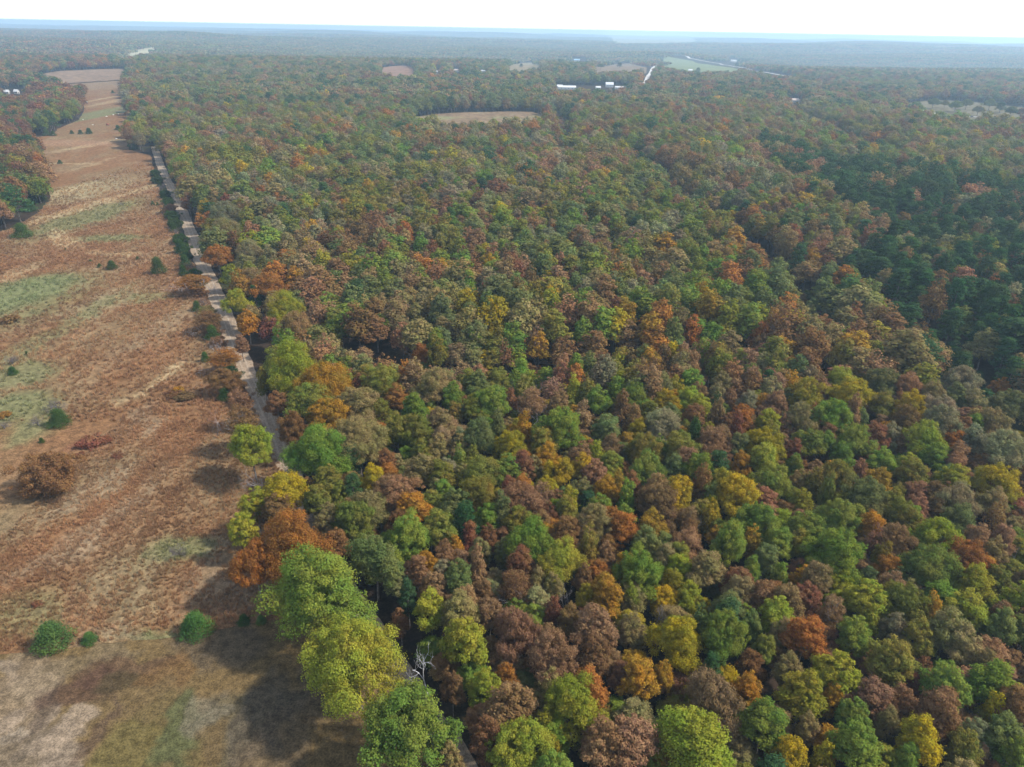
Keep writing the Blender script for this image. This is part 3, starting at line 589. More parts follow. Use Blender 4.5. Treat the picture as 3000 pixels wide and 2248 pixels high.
def cleared(x, y):
    c = np.zeros(np.shape(x), bool); z = H(x, y)
    for hh in (1, 5, 9, 13, 17):
        qx, qy, _ = to_px(x, y, z + hh); r_ = np.hypot(x, y)
        qx0, qy0 = qx, qy; qx = qx + (fbm(x / 60, y / 60, 201, 3) - .5) * 40000 / r_ ; qy = qy + (fbm(x / 70, y / 140, 202, 3) - .5) * 9000 / r_
        for P, top in PIXCLEAR:
            if hh <= top:
                ux, uy = (qx0, qy0) if len(P) == 4 else (qx, qy)
                bx = [p[0] for p in P]; by = [p[1] for p in P]; near = (ux > min(bx) - 5) & (ux < max(bx) + 5) & (uy > min(by) - 5) & (uy < max(by) + 5)
                if near.any(): c[near] |= inpoly(ux[near], uy[near], P)
    for P, mg in CLEAR:
        bx = [p[0] for p in P]; by = [p[1] for p in P]
        near = (x > min(bx) - 20) & (x < max(bx) + 20) & (y > min(by) - 20) & (y < max(by) + 20)
        if not near.any(): continue
        xi, yi = x[near], y[near]
        c[near] |= inpoly(xi, yi, P) | (seg_dist(xi, yi, list(P) + [P[0]]) < mg)
    return c
# ------------------------------------------------------------------ individual trees
LIST = []   # dicts of every single tree
def place(code, x, y, D, Ht, sparse=False, hand=True, zc=None):
    LIST.append(dict(code=code, x=x, y=y, D=D, H=Ht, s=sparse, hand=hand))
for px, py, d, c in HAND:
    code = c[0]; sp = len(c) > 1
    D = 7; Ht = 16
    for it in range(6):
        x, y, t = at(px, py, Ht * (0.64 if code != 'Q' else .5))
        D = d * t / FPX * 1.07 * (0.84 if d > 200 else 1.0); nr_ = min(math.hypot(a_ - px, b_ - py) for a_, b_, _c in ROADC); D *= .80 if (nr_ < 170 and 900 < py < 1450) else .92 if nr_ < 150 and py < 900 else 1.0; Ht = min(22, 8.0 + 0.95 * D if D < 8 else 15.6 + (D - 8) * 0.62)
        if code == 'X': Ht = min(Ht, 12)
        if px < 700 and py < 1600 and px < 0.42 * py + 300 and py < 1250: Ht = min(Ht, 9.5)
        if (px, py) == (141, 1385): Ht = 0.85 * D
        if code == 'W': Ht = 13
        if code == 'P': Ht *= 1.1
    place(code, x, y, D, Ht, sp)
hx = np.array([a['x'] for a in LIST]); hy = np.array([a['y'] for a in LIST]); hD = np.array([a['D'] for a in LIST])

def grid_trees(r0, r1, sp, seed, span=44):
    g = np.random.default_rng(seed); w_ = r1 * math.sin(R(span)) + 20
    gx, gy = np.meshgrid(np.arange(-w_, w_, sp), np.arange(r0 * math.cos(R(span)) - 10, r1 + 5, sp * .9))
    gx = gx + (np.arange(gx.shape[0]) % 2)[:, None] * sp / 2
    x = (gx + g.normal(size=gx.shape) * sp * .22).ravel(); y = (gy + g.normal(size=gy.shape) * sp * .22).ravel()
    r = np.hypot(x, y); a = np.degrees(np.arctan2(x, y))
    k = (r >= r0) & (r < r1) & (np.abs(a) < span); x, y = x[k], y[k]
    px, py, zc = to_px(x, y, H(x, y) + 14)
    k = (px > -160) & (px < 3160) & (py < 2480) & (zc > 0); x, y = x[k], y[k]
    k = ~cleared(x, y); return x[k], y[k]
PINE_AREAS = [[(2180, 400), (2500, 480), (3100, 560), (3100, 1090), (2960, 1130), (2860, 1150), (2760, 1080), (2620, 1000), (2560, 930), (2600, 860), (2480, 760), (2560, 640), (2300, 520)]]
CODES = np.array(list('GDOLYARBKTMSPX'))
def mixes(px, py):
    """how common each colour is at a place in the wood"""
    n = len(px); Wt = np.zeros((n, len(CODES))); ix = {c: i for i, c in enumerate(CODES)}
    def setw(m, d):
        Wt[m] = 0
        for c, v in d.items(): Wt[m, ix[c]] = v
    setw(np.ones(n, bool), dict(G=7, D=26, O=22, L=2, Y=1.5, A=2, R=2.5, B=10, K=7, T=19, M=1.5, S=13, P=4, X=1.5))
    setw((py > 700) & (py < 930), dict(G=14, D=18, O=22, L=3, Y=1.5, A=3.5, R=4, B=13, K=9, T=17, M=2.5, S=4, P=1, X=2))
    setw((py >= 930) & (py < 1130), dict(G=9, D=6, O=16, L=4, Y=2, A=4, R=4, B=22, K=20, T=18, M=2, S=4, P=1, X=5))
    setw(py >= 1130, dict(G=10, D=6, O=16, L=10, Y=4, A=5, R=5, B=18, K=16, T=14, M=3, S=3, P=2, X=2))
    setw((py < 320), dict(G=2, D=32, O=14, L=0, Y=1, A=1, R=1.5, B=12, K=6, T=18, M=1, S=12, P=18, X=0.5))
    setw((py < 300) & (px > 1950), dict(G=1, D=28, O=10, L=0, Y=0, A=1, R=3, B=18, K=9, T=14, M=2, S=8, P=22, X=1))
    setw((px < 330) & (py < 700), dict(D=14, O=7, R=2, B=26, M=22, K=12, T=6, P=24, G=2))
    setw((px < 330) & (py < 220), dict(D=16, O=4, R=10, B=22, M=10, K=6, T=8, P=26))
    pin = inpoly(px, py, PINE_AREAS[0]); setw(pin, dict(P=80, D=4, T=6, K=6, S=5, R=1, B=3, Y=1, O=2))
    return Wt
def colours(x, y, seed):
    g = np.random.default_rng(seed); px, py, _ = to_px(x, y, H(x, y) + 12)
    Wt = mixes(px, py)
    for i, c in enumerate(CODES):          # species grow in loose groups
        Wt[:, i] *= np.exp((0 if c == 'P' else 6.0) * (fbm(x / 52 + i * 7.3, y / 52, 60 + i, 3) - .5))
    Wt /= Wt.sum(1)[:, None]; cum = Wt.cumsum(1); u = g.uniform(size=len(x))
    return CODES[np.minimum((u[:, None] > cum).sum(1), len(CODES) - 1)]
def free_of_hand(x, y, D, q=.43):
    ok = np.ones(len(x), bool)
    for a, b, d in zip(hx, hy, hD):
        ok &= np.hypot(x - a, y - b) > q * (d + D)
    return ok
R_SINGLE = 238.0
x, y = grid_trees(40, R_SINGLE, 4.3, 31, 62)
g = np.random.default_rng(3); D = g.uniform(4.6, 7.0, len(x)); k = free_of_hand(x, y, D, .29); x, y, D = x[k], y[k], D[k]
cc = colours(x, y, 5)
px, py, _ = to_px(x, y, H(x, y) + 12)
m = (py <= 1130)
FAR0 = [v[~m] for v in (x, y, D, cc)]; FAR1 = [x[m], y[m], D[m] + 1.3, cc[m]]
k = g.uniform(size=len(FAR1[0])) < .62; FAR1 = [v[k] for v in FAR1]
# of the hand-read trees the 300 broadleaved ones that show largest stay single things, the rest joins the mass
bl = sorted([a for a, h in zip(LIST, HAND) if a['code'] not in 'PXW'], key=lambda a: -a['D'] / math.hypot(a['x'], a['y'], 100))
rest = set(id(a) for a in bl[300:])
RESTL = [a for a in LIST if id(a) in rest]; HANDK = [h for a, h in zip(LIST, HAND) if id(a) not in rest]; LIST = [a for a in LIST if id(a) not in rest]
FARH = [np.array([a['x'] for a in RESTL]), np.array([a['y'] for a in RESTL]), np.array([a['D'] for a in RESTL]), np.array([a['code'] for a in RESTL])]

# what stands around each tree, for its description
for a in LIST:
    z = float(H(a['x'], a['y'])); q = to_px(a['x'], a['y'], z + a['H'] * .66); a['px'], a['py'] = float(q[0]), float(q[1]); a['z'] = z
def kindword(a):
    return {'P': 'pine', 'X': 'leafless tree', 'W': 'dead tree'}.get(a['code'], 'tree')
def cname(a): return {'P': 'pine', 'X': 'leafless grey', 'W': 'dead white'}.get(a['code'], CNAME[a['code']])
SPECIAL = {(937, 1725): 'huge bright green oak at the field corner, below the rust orange oak', (1040, 1925): 'huge lime green oak hanging over the dirt road beside the lawn',
           (1190, 2130): 'large bright green oak at the bottom edge, beside the dirt road', (852, 1590): 'large rust orange oak at the meadow corner behind the huge green oak',
           (141, 1385): 'round rust orange tree standing alone in the meadow', (1252, 1952): 'dead white tree with curling bare limbs beside the dirt road',
           (735, 1305): 'lime green tree left of the dirt road above a leafless tree', (568, 825): 'thin orange-topped tree left of the dirt road with grey limbs showing',
           (825, 1446): 'golden yellow tree where the dirt road goes under the crowns'}
def region(a):
    v = 'far' if a['py'] < 1000 else 'upper' if a['py'] < 1350 else 'middle' if a['py'] < 1650 else 'lower' if a['py'] < 1980 else 'bottom'
    h = 'left' if a['px'] < 1150 else 'left centre' if a['px'] < 1600 else 'centre' if a['px'] < 2050 else 'right centre' if a['px'] < 2500 else 'right'
    return v + ' ' + h
PX = np.array([a['px'] for a in LIST]); PY = np.array([a['py'] for a in LIST])
for i, a in enumerate(LIST):
    dx = PX - a['px']; dy = PY - a['py']; d = np.hypot(dx, dy); d[i] = 1e9
    def nb(mask):
        q = np.where(mask, d, 1e9); j = int(q.argmin()); return LIST[j] if q[j] < 260 else None
    a['nb'] = [nb((dx < 0) & (abs(dx) > abs(dy))), nb((dx > 0) & (abs(dx) > abs(dy))), nb((dy < 0) & (abs(dy) >= abs(dx))), nb((dy > 0) & (abs(dy) >= abs(dx)))]
def lab(a, k):
    sz = 'large ' if a['D'] > 8.2 else 'small ' if a['D'] < 4.6 else ''
    thin = 'thin ' if a['s'] else ''
    l, r_, b_, f_ = a['nb']; s = f"{sz}{thin}{cname(a) + ' ' if a['code'] not in 'PXW' else ''}{kindword(a)}"
    if k == 0:
        return s + (f" between {cname(l)} and {cname(r_)} trees" if l and r_ else ' at the edge of the wood') + (f", behind {cname(f_)} one" if f_ else '')
    if k == 1:
        return s + (f" between {cname(l)} and {cname(r_)} trees" if l and r_ else '') + f", {region(a)} of photo"
    if k in (2, 3):
        q = [f"{cname(o_)} {w_}" for o_, w_ in ((l, 'left'), (r_, 'right'), (b_, 'behind'), (f_, 'in front')) if o_]
        return s + (', ' if k == 2 else f" {region(a)}, ") + ', '.join(q if k == 2 else q[1:])
    n_ = l or r_ or b_ or f_
    return s + f" beside {cname(n_)} one, {a['px'] / 30:.0f}% across, {a['py'] / 22.48:.0f}% down the photo"
for a in LIST: a['k'] = 0; a['label'] = lab(a, 0)
for k in (1, 2, 3, 4):
    cnt = {}
    for a in LIST: cnt[a['label']] = cnt.get(a['label'], 0) + 1
    dup = [a for a in LIST if cnt[a['label']] > 1 or len(a['label'].split()) > 16]
    for a in dup: a['label'] = lab(a, k)
cnt = {}
for a in LIST: cnt[a['label']] = cnt.get(a['label'], 0) + 1
for a in LIST:
    if cnt[a['label']] > 1: a['label'] = f"{cname(a) + ' ' if a['code'] not in 'PXW' else ''}{kindword(a)} in the wood, {a['px'] / 30:.1f}% across, {a['py'] / 22.48:.1f}% down the photo"
for a, (px_, py_, d_, c_) in zip(LIST, HANDK):
    if (px_, py_) in SPECIAL: a['label'] = SPECIAL[(px_, py_)]
USED = set()
def fit_label(t):
    wds = t.split()
    return ' '.join(wds[:16])
def build_tree(a, i):
    g = np.random.default_rng(1000 + i); code = a['code']; D, Ht = a['D'], a['H']
    if code in 'XW':
        tm, cm, D0, H0 = BARE[3] if code == 'W' else BARE[i % 3]; nm, part, kindn = 'bare_tree', 'branches', 'bare tree'
        grp = 'leafless trees in and beside the wood'
    else:
        if code == 'P': key = 'pine'
        elif code == 'C': key = 'cedar'
        elif a['s']: key = 's7'
        elif code == 'Q': key = 'round'
        else: key = 'b17' if D > 13 else 'b11' if D > 8 else 'b7'
        L = PROTO[key]; tm, cm, D0, H0 = L[int(g.integers(len(L)))]
        nm, kindn, part, grp = ('pine_tree', 'pine', 'crown', 'pines standing in the wood') if code == 'P' else ('cedar_tree', 'cedar', 'crown', 'cedars') if code == 'C' else ('broadleaf_tree', 'tree', 'crown', 'autumn trees of the wood')
    root = bpy.data.objects.new(nm, None); COL.objects.link(root); root.empty_display_size = 0.5
    root.location = (a['x'], a['y'], a['z']); root.rotation_euler = (0, 0, float(g.uniform(0, 6.28)))
    q_ = float(g.uniform(.9, 1.12)) if code != 'Q' else 1.0; root.scale = (D / D0 * q_, D / D0 / q_, Ht / H0)
    props(root, fit_label(a['label']), kindn, grp)
    t = obj('trunk', tm, root); c = obj(part, cm, root)
    if code not in 'XW':
        t1, t2 = tints(code, g); c['tint'] = t1; c['tint2'] = t2
        if a.get('t2'): c['tint2'] = a['t2']
    return root
num = {}
for a in LIST:
    if '%' in a['label']: num.setdefault((a['code'], round(a['px'] / 90)), []).append(a)
for q in num.values():
    q.sort(key=lambda a: a['py'])
    for j, a in enumerate(q):
        b = min((o_ for o_ in a['nb'] if o_ and o_['code'] != a['code']), key=lambda o_: math.hypot(o_['px'] - a['px'], o_['py'] - a['py']), default=None)
        a['label'] = f"{'upper ' if len(q) > 1 and j == 0 else 'lower ' if len(q) > 1 else ''}{cname(a)} {kindword(a)} {'next to ' + cname(b) + ' one ' if b else ''}{a['px'] / 30:.1f}% across, {a['py'] / 22.48:.1f}% down photo".replace('pine pine', 'pine')
seen = set()
for a in LIST:
    if a['label'] in seen: a['label'] = a['label'].replace(' tree', f" tree {'taller' if a['H'] > 15 else 'lower'} than its neighbours and", 1) if False else f"{cname(a)} {kindword(a)}, centre {a['px'] / 30:.1f}% across, {a['py'] / 22.48:.1f}% down the photo"
    seen.add(a['label'])
for i, a in enumerate(LIST): build_tree(a, i)

# ------------------------------------------------------------------ cedars and shrubs in the meadow and along the road
ORD = ['first', 'second', 'third', 'fourth', 'fifth', 'sixth', 'seventh', 'eighth', 'ninth', 'tenth', 'eleventh', 'twelfth', 'thirteenth', 'fourteenth', 'fifteenth', 'sixteenth']
MANUAL = {(105, 572): 'large cedar jutting from the left wood into the meadow', (83, 605): 'middle cedar at the edge of the left wood', (29, 569): 'cedar deepest in the left wood, at the left frame edge', (62, 677): 'big bushy cedar alone in front of the left wood',
 (192, 731): 'tiny cedar seedling on the meadow path, nearest the big bushy cedar', (265, 765): 'tiny cedar left of a dark round one in the meadow', (291, 779): 'dark round little cedar between a tiny and a medium one', (327, 778): 'medium spreading cedar in mid meadow, right of two little ones', (403, 757): 'tiny cedar between the medium and the dense cedar of mid meadow', (461, 781): 'dense dark cedar in mid meadow nearest the road row',
 (447, 596): 'small round cedar by the road row, left one of two', (461, 598): 'tiny cedar by the road row, right one of two', (78, 1035): 'tiny green cedar above the grey bush at the left edge', (36, 1088): 'small conical cedar inside a grey leafless bush, left edge', (170, 1226): 'wide dark cedar with grey twigs above the round rust tree',
 (149, 1866): 'largest yellow green cedar on the line between meadow and lawn', (261, 1870): 'small round cedar on the lawn line, right of the largest', (570, 1830): 'broad dark cedar in the middle of the lawn line', (714, 1816): 'shaded little cedar left of the last one on the lawn line', (764, 1816): 'last shaded cedar of the lawn line, under the huge oak', (121, 1291): 'tiny green cedar just above the round rust tree',
 (356, 597): 'small leafless bush in the pale upper meadow', (32, 1055): 'leafless grey bush round a small cedar at the left edge', (163, 1188): 'tall leafless bush rising behind the wide dark cedar', (108, 1232): 'leafless bush left of the wide dark cedar', (520, 1612): 'forked leafless bush alone in the lower meadow',
 (268, 1295): 'large maroon sumac thicket right of the round rust tree', (235, 1333): 'crimson sumac clump below the large thicket', (344, 1336): 'small maroon sumac clump right of the crimson one', (305, 1290): 'maroon sumac at the right end of the large thicket', (521, 1143): 'bright orange bush in a brown thicket near the road trees', (505, 1155): 'maroon thicket around the orange bush', (545, 1160): 'brown thicket right of the orange bush',
 (14, 1217): 'rust red bush cut by the left frame edge', (108, 1771): 'lone maroon sumac above the lawn line cedars', (29, 935): 'low brown brush heap at the left frame edge', (10, 1245): 'grey leafless bush under the rust red one at left edge',
 (175, 475): 'lone small cedar in the far meadow before the faint track', (345, 375): 'single dark cedar right of the red round bale', (330, 270): 'small cedar high in the strip near the top of meadow', (155, 392): 'right cedar of the pair at the left end of the far hedge', (135, 390): 'left cedar of the pair at the left end of the far hedge',
 (260, 385): 'rightmost cedar of three in the middle of the far hedge', (235, 388): 'middle cedar of three in the middle of the far hedge', (210, 388): 'leftmost cedar of three in the middle of the far hedge', (395, 430): 'nearer dark cedar at the far bend of the meadow edge', (380, 425): 'farther dark cedar at the far bend of the meadow edge'}
ROW = sorted([q for q in SHR if (q[0], q[1]) not in MANUAL], key=lambda q: q[1])
for i, q in enumerate(ROW): MANUAL[(q[0], q[1])] = f"{ORD[i]} cedar from the far end of the row left of the dirt road"
hg = np.random.default_rng(88); NC = {'h': 0, 'x': 0, 'm': 0}
def road_x(yy):
    for (a0, b0, _), (a1, b1, _) in zip(ROADC[:-1], ROADC[1:]):
        if b0 <= yy <= b1: return a0 + (a1 - a0) * (yy - b0) / (b1 - b0)
yy = 508.0; k = 0
while yy < 1235:
    sc_ = (yy - 60) / 1100; d_ = 34 * sc_ * hg.uniform(.8, 1.3) + 10; x_ = road_x(yy) - 24 * sc_ - d_ * .6 - hg.uniform(0, 10) * sc_
    kk = 'mmxmmhmmxm'[k % 10] if yy < 830 else 'hxhmhhxhmh'[k % 10]; i_ = NC[kk]; NC[kk] += 1; k += 1
    SHR.append((round(x_, 1), round(yy, 1), d_, kk))
    MANUAL[(round(x_, 1), round(yy, 1))] = f"{(ORD + ['seventeenth', 'eighteenth', 'nineteenth', 'twentieth', 'twenty-first', 'twenty-second', 'twenty-third', 'twenty-fourth', 'last'])[i_]} " + {'h': 'brown bush', 'x': 'leafless grey bush', 'm': 'dark evergreen bush'}[kk] + ' from the far end of the roadside hedge'
    yy += 26 * sc_ + 9
for i, (px, py, d, c) in enumerate(SHR):
    lb = MANUAL[(px, py)]
    g = np.random.default_rng(5000 + i)
    D = 5; Ht = 4
    for it in range(5):
        x, y, t = at(px, py, Ht * .45); D = d * t / FPX * 1.05
        Ht = {'C': min(9, 0.85 * D + .4) if px > 440 and py < 1200 else min(8, .62 * D + .3), 'X': 0.75 * D, 'M': .22 * D + .6, 'A': .5 * D, 'B': .25 * D + .5, 'R': .6 * D, 'h': .8 * D, 'm': .8 * D, 'x': .85 * D}[c]
    z = float(H(x, y))
    if c == 'C': tm, cm, D0, H0 = PROTO['cedar'][int(g.integers(4))]; nm, ct, part, gr = 'cedar_tree', 'cedar', 'crown', 'cedars beside the road and in the meadow'
    elif c in 'Xx': tm, cm, D0, H0 = BUSH[int(g.integers(3))]; nm, ct, part, gr = 'bare_bush', 'bush', 'branches', 'leafless bushes in the meadow and roadside hedge'
    elif c in 'hm': tm, cm, D0, H0 = PROTO['round'][0]; nm, ct, part, gr = 'hedge_bush', 'bush', 'crown', 'bushes of the roadside hedge'
    else: tm, cm, D0, H0 = PROTO['shrub'][int(g.integers(3))]; nm, ct, part, gr = 'shrub', 'shrub', 'crown', 'coloured shrubs in the meadow'
    root = bpy.data.objects.new(nm, None); COL.objects.link(root); root.location = (x, y, z); root.rotation_euler = (0, 0, float(g.uniform(0, 6.28)))
    root.scale = (D / D0, D / D0, Ht / H0); props(root, lb, ct, gr)
    t_ = obj('trunk', tm, root); c_ = obj(part, cm, root)
    if c not in 'Xx':
        t1, t2 = tints({'h': 'BBKRT'[i % 5], 'm': 'CPC'[i % 3]}.get(c, c), g)
        if c == 'C' and py > 1790: t1 = [v * 1.35 for v in t1]; t2 = [v * 1.5 for v in t2]
        c_['tint'] = t1; c_['tint2'] = t2

FART = [(2685, 312, 26, 'D'), (2735, 303, 30, 'D'), (2768, 306, 22, 'O'), (2800, 312, 34, 'D'), (2832, 306, 30, 'D'), (2866, 326, 28, 'S'), (2900, 308, 34, 'D'), (2932, 316, 30, 'P'), (2962, 328, 32, 'D'), (2990, 332, 26, 'B'), (3010, 326, 24, 'D')]
FART = [(a, b, c, d, f"{ORD[i]} tree from the left in the far upper right pasture") for i, (a, b, c, d) in enumerate(FART)]
FART += [(238, 262, 34, 'B', 'round brown tree beside the small cabin high in the meadow'), (1527, 193, 12, 'P', 'lone dark tree standing in the far middle hay field'), (1491, 186, 22, 'P', 'dark tree at the left end of the far middle hay field'), (1760, 196, 16, 'D', 'tree standing in the hay field left of the far country road'), (1815, 192, 18, 'P', 'dark tree in the hay field next to the far country road'),
         (2045, 207, 16, 'P', 'dark tree beside the white shed of the green pasture'), (2160, 190, 12, 'P', 'small dark tree right of the commercial shed by the highway'), (1700, 188, 24, 'P', 'dark tree right of the blue roofed barn'), (1672, 190, 18, 'D', 'tree left of the blue roofed barn')]
for i, (px, py, d, code, lb) in enumerate(FART):
    Ht = 14
    for it in range(4): x, y, t = at(px, py, Ht * .5); D = d * t / FPX; Ht = min(19, .95 * D + 2)
    LIST.append(dict(code=code, x=x, y=y, D=D, H=Ht, s=False, z=float(H(x, y)), label=lb)); build_tree(LIST[-1], 900 + i)

# ------------------------------------------------------------------ the rest of the wood: masses of instanced trees
def lod_collection(nm, specs):
    c = bpy.data.collections.new(nm); names = []
    for i, (kind, D, Ht, lod, seed, m_) in enumerate(specs):
        mb, cr = kinds(kind, D, Ht, lod, seed)
        o = bpy.data.objects.new(f"{nm}_{i:02d}", joined(nm, mb, cr, m_)); props(o, kind='stuff'); c.objects.link(o)
    return c
def instancer(name, P, tint, tint2, rot, scl, idx, coll, cat, label):
    me = bpy.data.meshes.new(name); me.vertices.add(len(P)); me.vertices.foreach_set('co', np.asarray(P, np.float32).ravel())
    for an, tp, arr in (('tint', 'FLOAT_VECTOR', tint), ('tint2', 'FLOAT_VECTOR', tint2), ('scl', 'FLOAT_VECTOR', scl), ('rotv', 'FLOAT_VECTOR', np.column_stack([np.zeros(len(P)), np.zeros(len(P)), rot])), ('idx', 'INT', idx)):
        a = me.attributes.new(an, tp, 'POINT'); a.data.foreach_set('vector' if tp == 'FLOAT_VECTOR' else 'value', np.asarray(arr, np.float32 if tp != 'INT' else np.int32).ravel())
    o = obj(name, me)
    ng = bpy.data.node_groups.new(name, 'GeometryNodeTree')
    ng.interface.new_socket('Geometry', in_out='INPUT', socket_type='NodeSocketGeometry'); ng.interface.new_socket('Geometry', in_out='OUTPUT', socket_type='NodeSocketGeometry')
    gi = ng.nodes.new('NodeGroupInput'); go = ng.nodes.new('NodeGroupOutput')
    ip = ng.nodes.new('GeometryNodeInstanceOnPoints'); ci = ng.nodes.new('GeometryNodeCollectionInfo')
    ci.inputs['Collection'].default_value = coll; ci.inputs['Separate Children'].default_value = True; ci.inputs['Reset Children'].default_value = True
    def na(nm, tp):
        n = ng.nodes.new('GeometryNodeInputNamedAttribute'); n.data_type = tp; n.inputs['Name'].default_value = nm; return n.outputs['Attribute']
    ng.links.new(gi.outputs[0], ip.inputs['Points']); ng.links.new(ci.outputs[0], ip.inputs['Instance']); ip.inputs['Pick Instance'].default_value = True
    ng.links.new(na('idx', 'INT'), ip.inputs['Instance Index'])
    e2r = ng.nodes.new('FunctionNodeEulerToRotation'); ng.links.new(na('rotv', 'FLOAT_VECTOR'), e2r.inputs[0]); ng.links.new(e2r.outputs[0], ip.inputs['Rotation'])
    ng.links.new(na('scl', 'FLOAT_VECTOR'), ip.inputs['Scale']); ng.links.new(ip.outputs[0], go.inputs[0])
    md = o.modifiers.new('scatter', 'NODES'); md.node_group = ng
    props(o, label, cat, None, 'stuff')
    return o
def tint_arrays(codes, seed):
    g = np.random.default_rng(seed); T1 = np.zeros((len(codes), 3)); T2 = np.zeros((len(codes), 3))
    for c in set(codes):
        k = codes == c; a, b = TINT['K' if c == 'X' else c]; n = k.sum()
        j = g.uniform(.85, 1.18, n)[:, None]; e = 1 + g.normal(size=(n, 3)) * .07; T1[k] = np.array(a) * j * e; T2[k] = np.array(b) * j * e
    return T1, T2
# mid distance: 238 to 520 m, finer; then to 1150 m; then to 2600 m
bands = [(R_SINGLE, 520, 8.9, 41, 1), (520, 1150, 12.0, 42, 2), (1150, 2700, 14, 43, 3)]
ALL = {0: FAR0, 1: [np.concatenate(v) for v in zip(FAR1, FARH)]}
for r0, r1, sp, sd, lod in bands:
    x, y = grid_trees(r0, r1, sp, sd, 42); g = np.random.default_rng(sd); D = g.uniform(.72, 1.2, len(x)) * sp * 1.12
    big = g.uniform(size=len(x)) < .10; D[big] *= 1.35
    if lod == 1:
        k = free_of_hand(x, y, D); x, y, D = x[k], y[k], D[k]
    c = colours(x, y, sd + 1)
    if lod in ALL: ALL[lod] = [np.concatenate(v) for v in zip(ALL[lod], (x, y, D, c))]
    else: ALL[lod] = [x, y, D, c]
BR = {'1': [('broad', 7, 17, 1, 300 + i, LEAF) for i in range(7)] + [('sparse', 7, 17, 1, 310 + i, LEAF) for i in range(3)],
      '2': [('broad', 10, 17, 2, 320 + i, LEAF) for i in range(7)], '3': [('broad', 12, 17, 3, 330 + i, LEAF) for i in range(6)]}
PN = {'1': [('pine', 6.5, 19, 1, 340 + i, NEEDLE) for i in range(4)], '2': [('pine', 9, 19, 2, 350 + i, NEEDLE) for i in range(4)], '3': [('pine', 11, 19, 3, 360 + i, NEEDLE) for i in range(4)]}
SPECS = BR['1'] + BR['2'] + BR['3'] + [('broad', 7, 17, 0, 370 + i, LEAF) for i in range(5)]; PSPECS = PN['1'] + PN['2'] + PN['3'] + [('pine', 6.5, 19, 0, 380 + i, NEEDLE) for i in range(2)]
LODC = lod_collection('wood_tree', SPECS); PLODC = lod_collection('wood_pine', PSPECS)
bo = {1: (0, 10), 2: (10, 7), 3: (17, 6), 0: (23, 5)}; po = {1: (0, 4), 2: (4, 4), 3: (8, 4), 0: (12, 2)}; PD0 = {0: 6.5, 1: 6.5, 2: 9, 3: 11}
acc = {'b': [[] for _ in range(6)], 'p': [[] for _ in range(6)]}
for lod, (x, y, D, c) in ALL.items():
    g = np.random.default_rng(70 + lod); z = H(x, y); T1, T2 = tint_arrays(c, 80 + lod); pin = c == 'P'
    D0 = {0: 7, 1: 7, 2: 10, 3: 12}[lod]
    Ht = np.clip({0: 10, 1: 16, 2: 18.5, 3: 18}[lod] + 3.5 * (fbm(x / 45, y / 45, 90, 2) - .5) * 2 + g.normal(size=len(x)) * 2.0 + (D / D0 - 1) * 5, 7, 24)
    for pts, wd, dp in HOLLOWS:
        k_ = seg_dist(x, y, pts) < wd * .62; Ht[k_] *= .5; D = np.where(k_, D * .7, D)
    rot = g.uniform(0, 6.28, len(x))
    idb = bo[lod][0] + g.integers(0, bo[lod][1] - (3 if lod == 1 else 0), len(x))
    if lod == 1:
        spm = ((c == 'B') | (c == 'K') | (c == 'X')) & (g.uniform(size=len(x)) < .35); idb[spm] = 7 + g.integers(0, 3, spm.sum())
    scl = np.column_stack([D / D0, D / D0, Ht / 17])
    for key, mk, id_, s_ in (('b', ~pin, idb, scl), ('p', pin, po[lod][0] + g.integers(0, 4, len(x)), np.column_stack([D / PD0[lod], D / PD0[lod], Ht * 1.1 / 19]))):
        for lst, arr in zip(acc[key], (np.column_stack([x, y, z])[mk], T1[mk], T2[mk], rot[mk], s_[mk], id_[mk])): lst.append(arr)
cb = [np.concatenate(v) for v in acc['b']]; cp = [np.concatenate(v) for v in acc['p']]
instancer('forest', *cb, LODC, 'forest', 'autumn wood of green, brown and rust crowns filling the land to the horizon')
instancer('pine_forest', *cp, PLODC, 'forest', 'dark green pines mixed through the wood')

# beyond 2.6 km: patches of canopy, about twenty crowns each
def patch_mesh(i):
    g = np.random.default_rng(400 + i); Vs, Fs, lv, bv = [], [], [], []; n = 0
    for k in range(26):
        cx, cy_ = g.uniform(-34, 34, 2); D = g.uniform(10, 16); Ht = g.uniform(12, 18); m_ = 16
        d = unit(g.normal(size=(m_, 3))); d[:, 2] = np.abs(d[:, 2]); P = d * np.array([D / 2, D / 2, Ht * .5]) * .8 + np.array([cx, cy_, Ht * .5])
        V, F_ = leaves(P, unit(d + g.normal(size=(m_, 3)) * .3), 5.5, g); Vs.append(V); Fs.append(F_ + n); n += len(V)
        lv.append(np.repeat(g.uniform(0, 1, m_), 4)); bv.append(np.full(4 * m_, g.uniform(-.6, 1.2)))
    V = np.vstack(Vs)
    return new_mesh('canopy', V, np.vstack(Fs), [LEAF], None, {'lv': ('FLOAT', np.concatenate(lv)), 'bv': ('FLOAT', np.concatenate(bv))}, False)
PC = bpy.data.collections.new('canopy')
for i in range(6):
    o = bpy.data.objects.new(f'canopy_{i}', patch_mesh(i)); props(o, kind='stuff'); PC.objects.link(o)
x1, y1 = grid_trees(2700, 6000, 46, 51, 40); x2, y2 = grid_trees(6000, 15500, 85, 52, 40)
x = np.concatenate([x1, x2]); y = np.concatenate([y1, y2]); s_ = np.concatenate([np.ones(len(x1)), np.full(len(x2), 1.75)])
g = np.random.default_rng(53); z = H(x, y); c = colours(x, y, 54); T1, T2 = tint_arrays(c, 55)
mixt = np.array(TINT['D'][0]); _, T2b = tint_arrays(colours(x, y, 56), 57); T1 = T1 * .75; T2b = T2b * 1.35
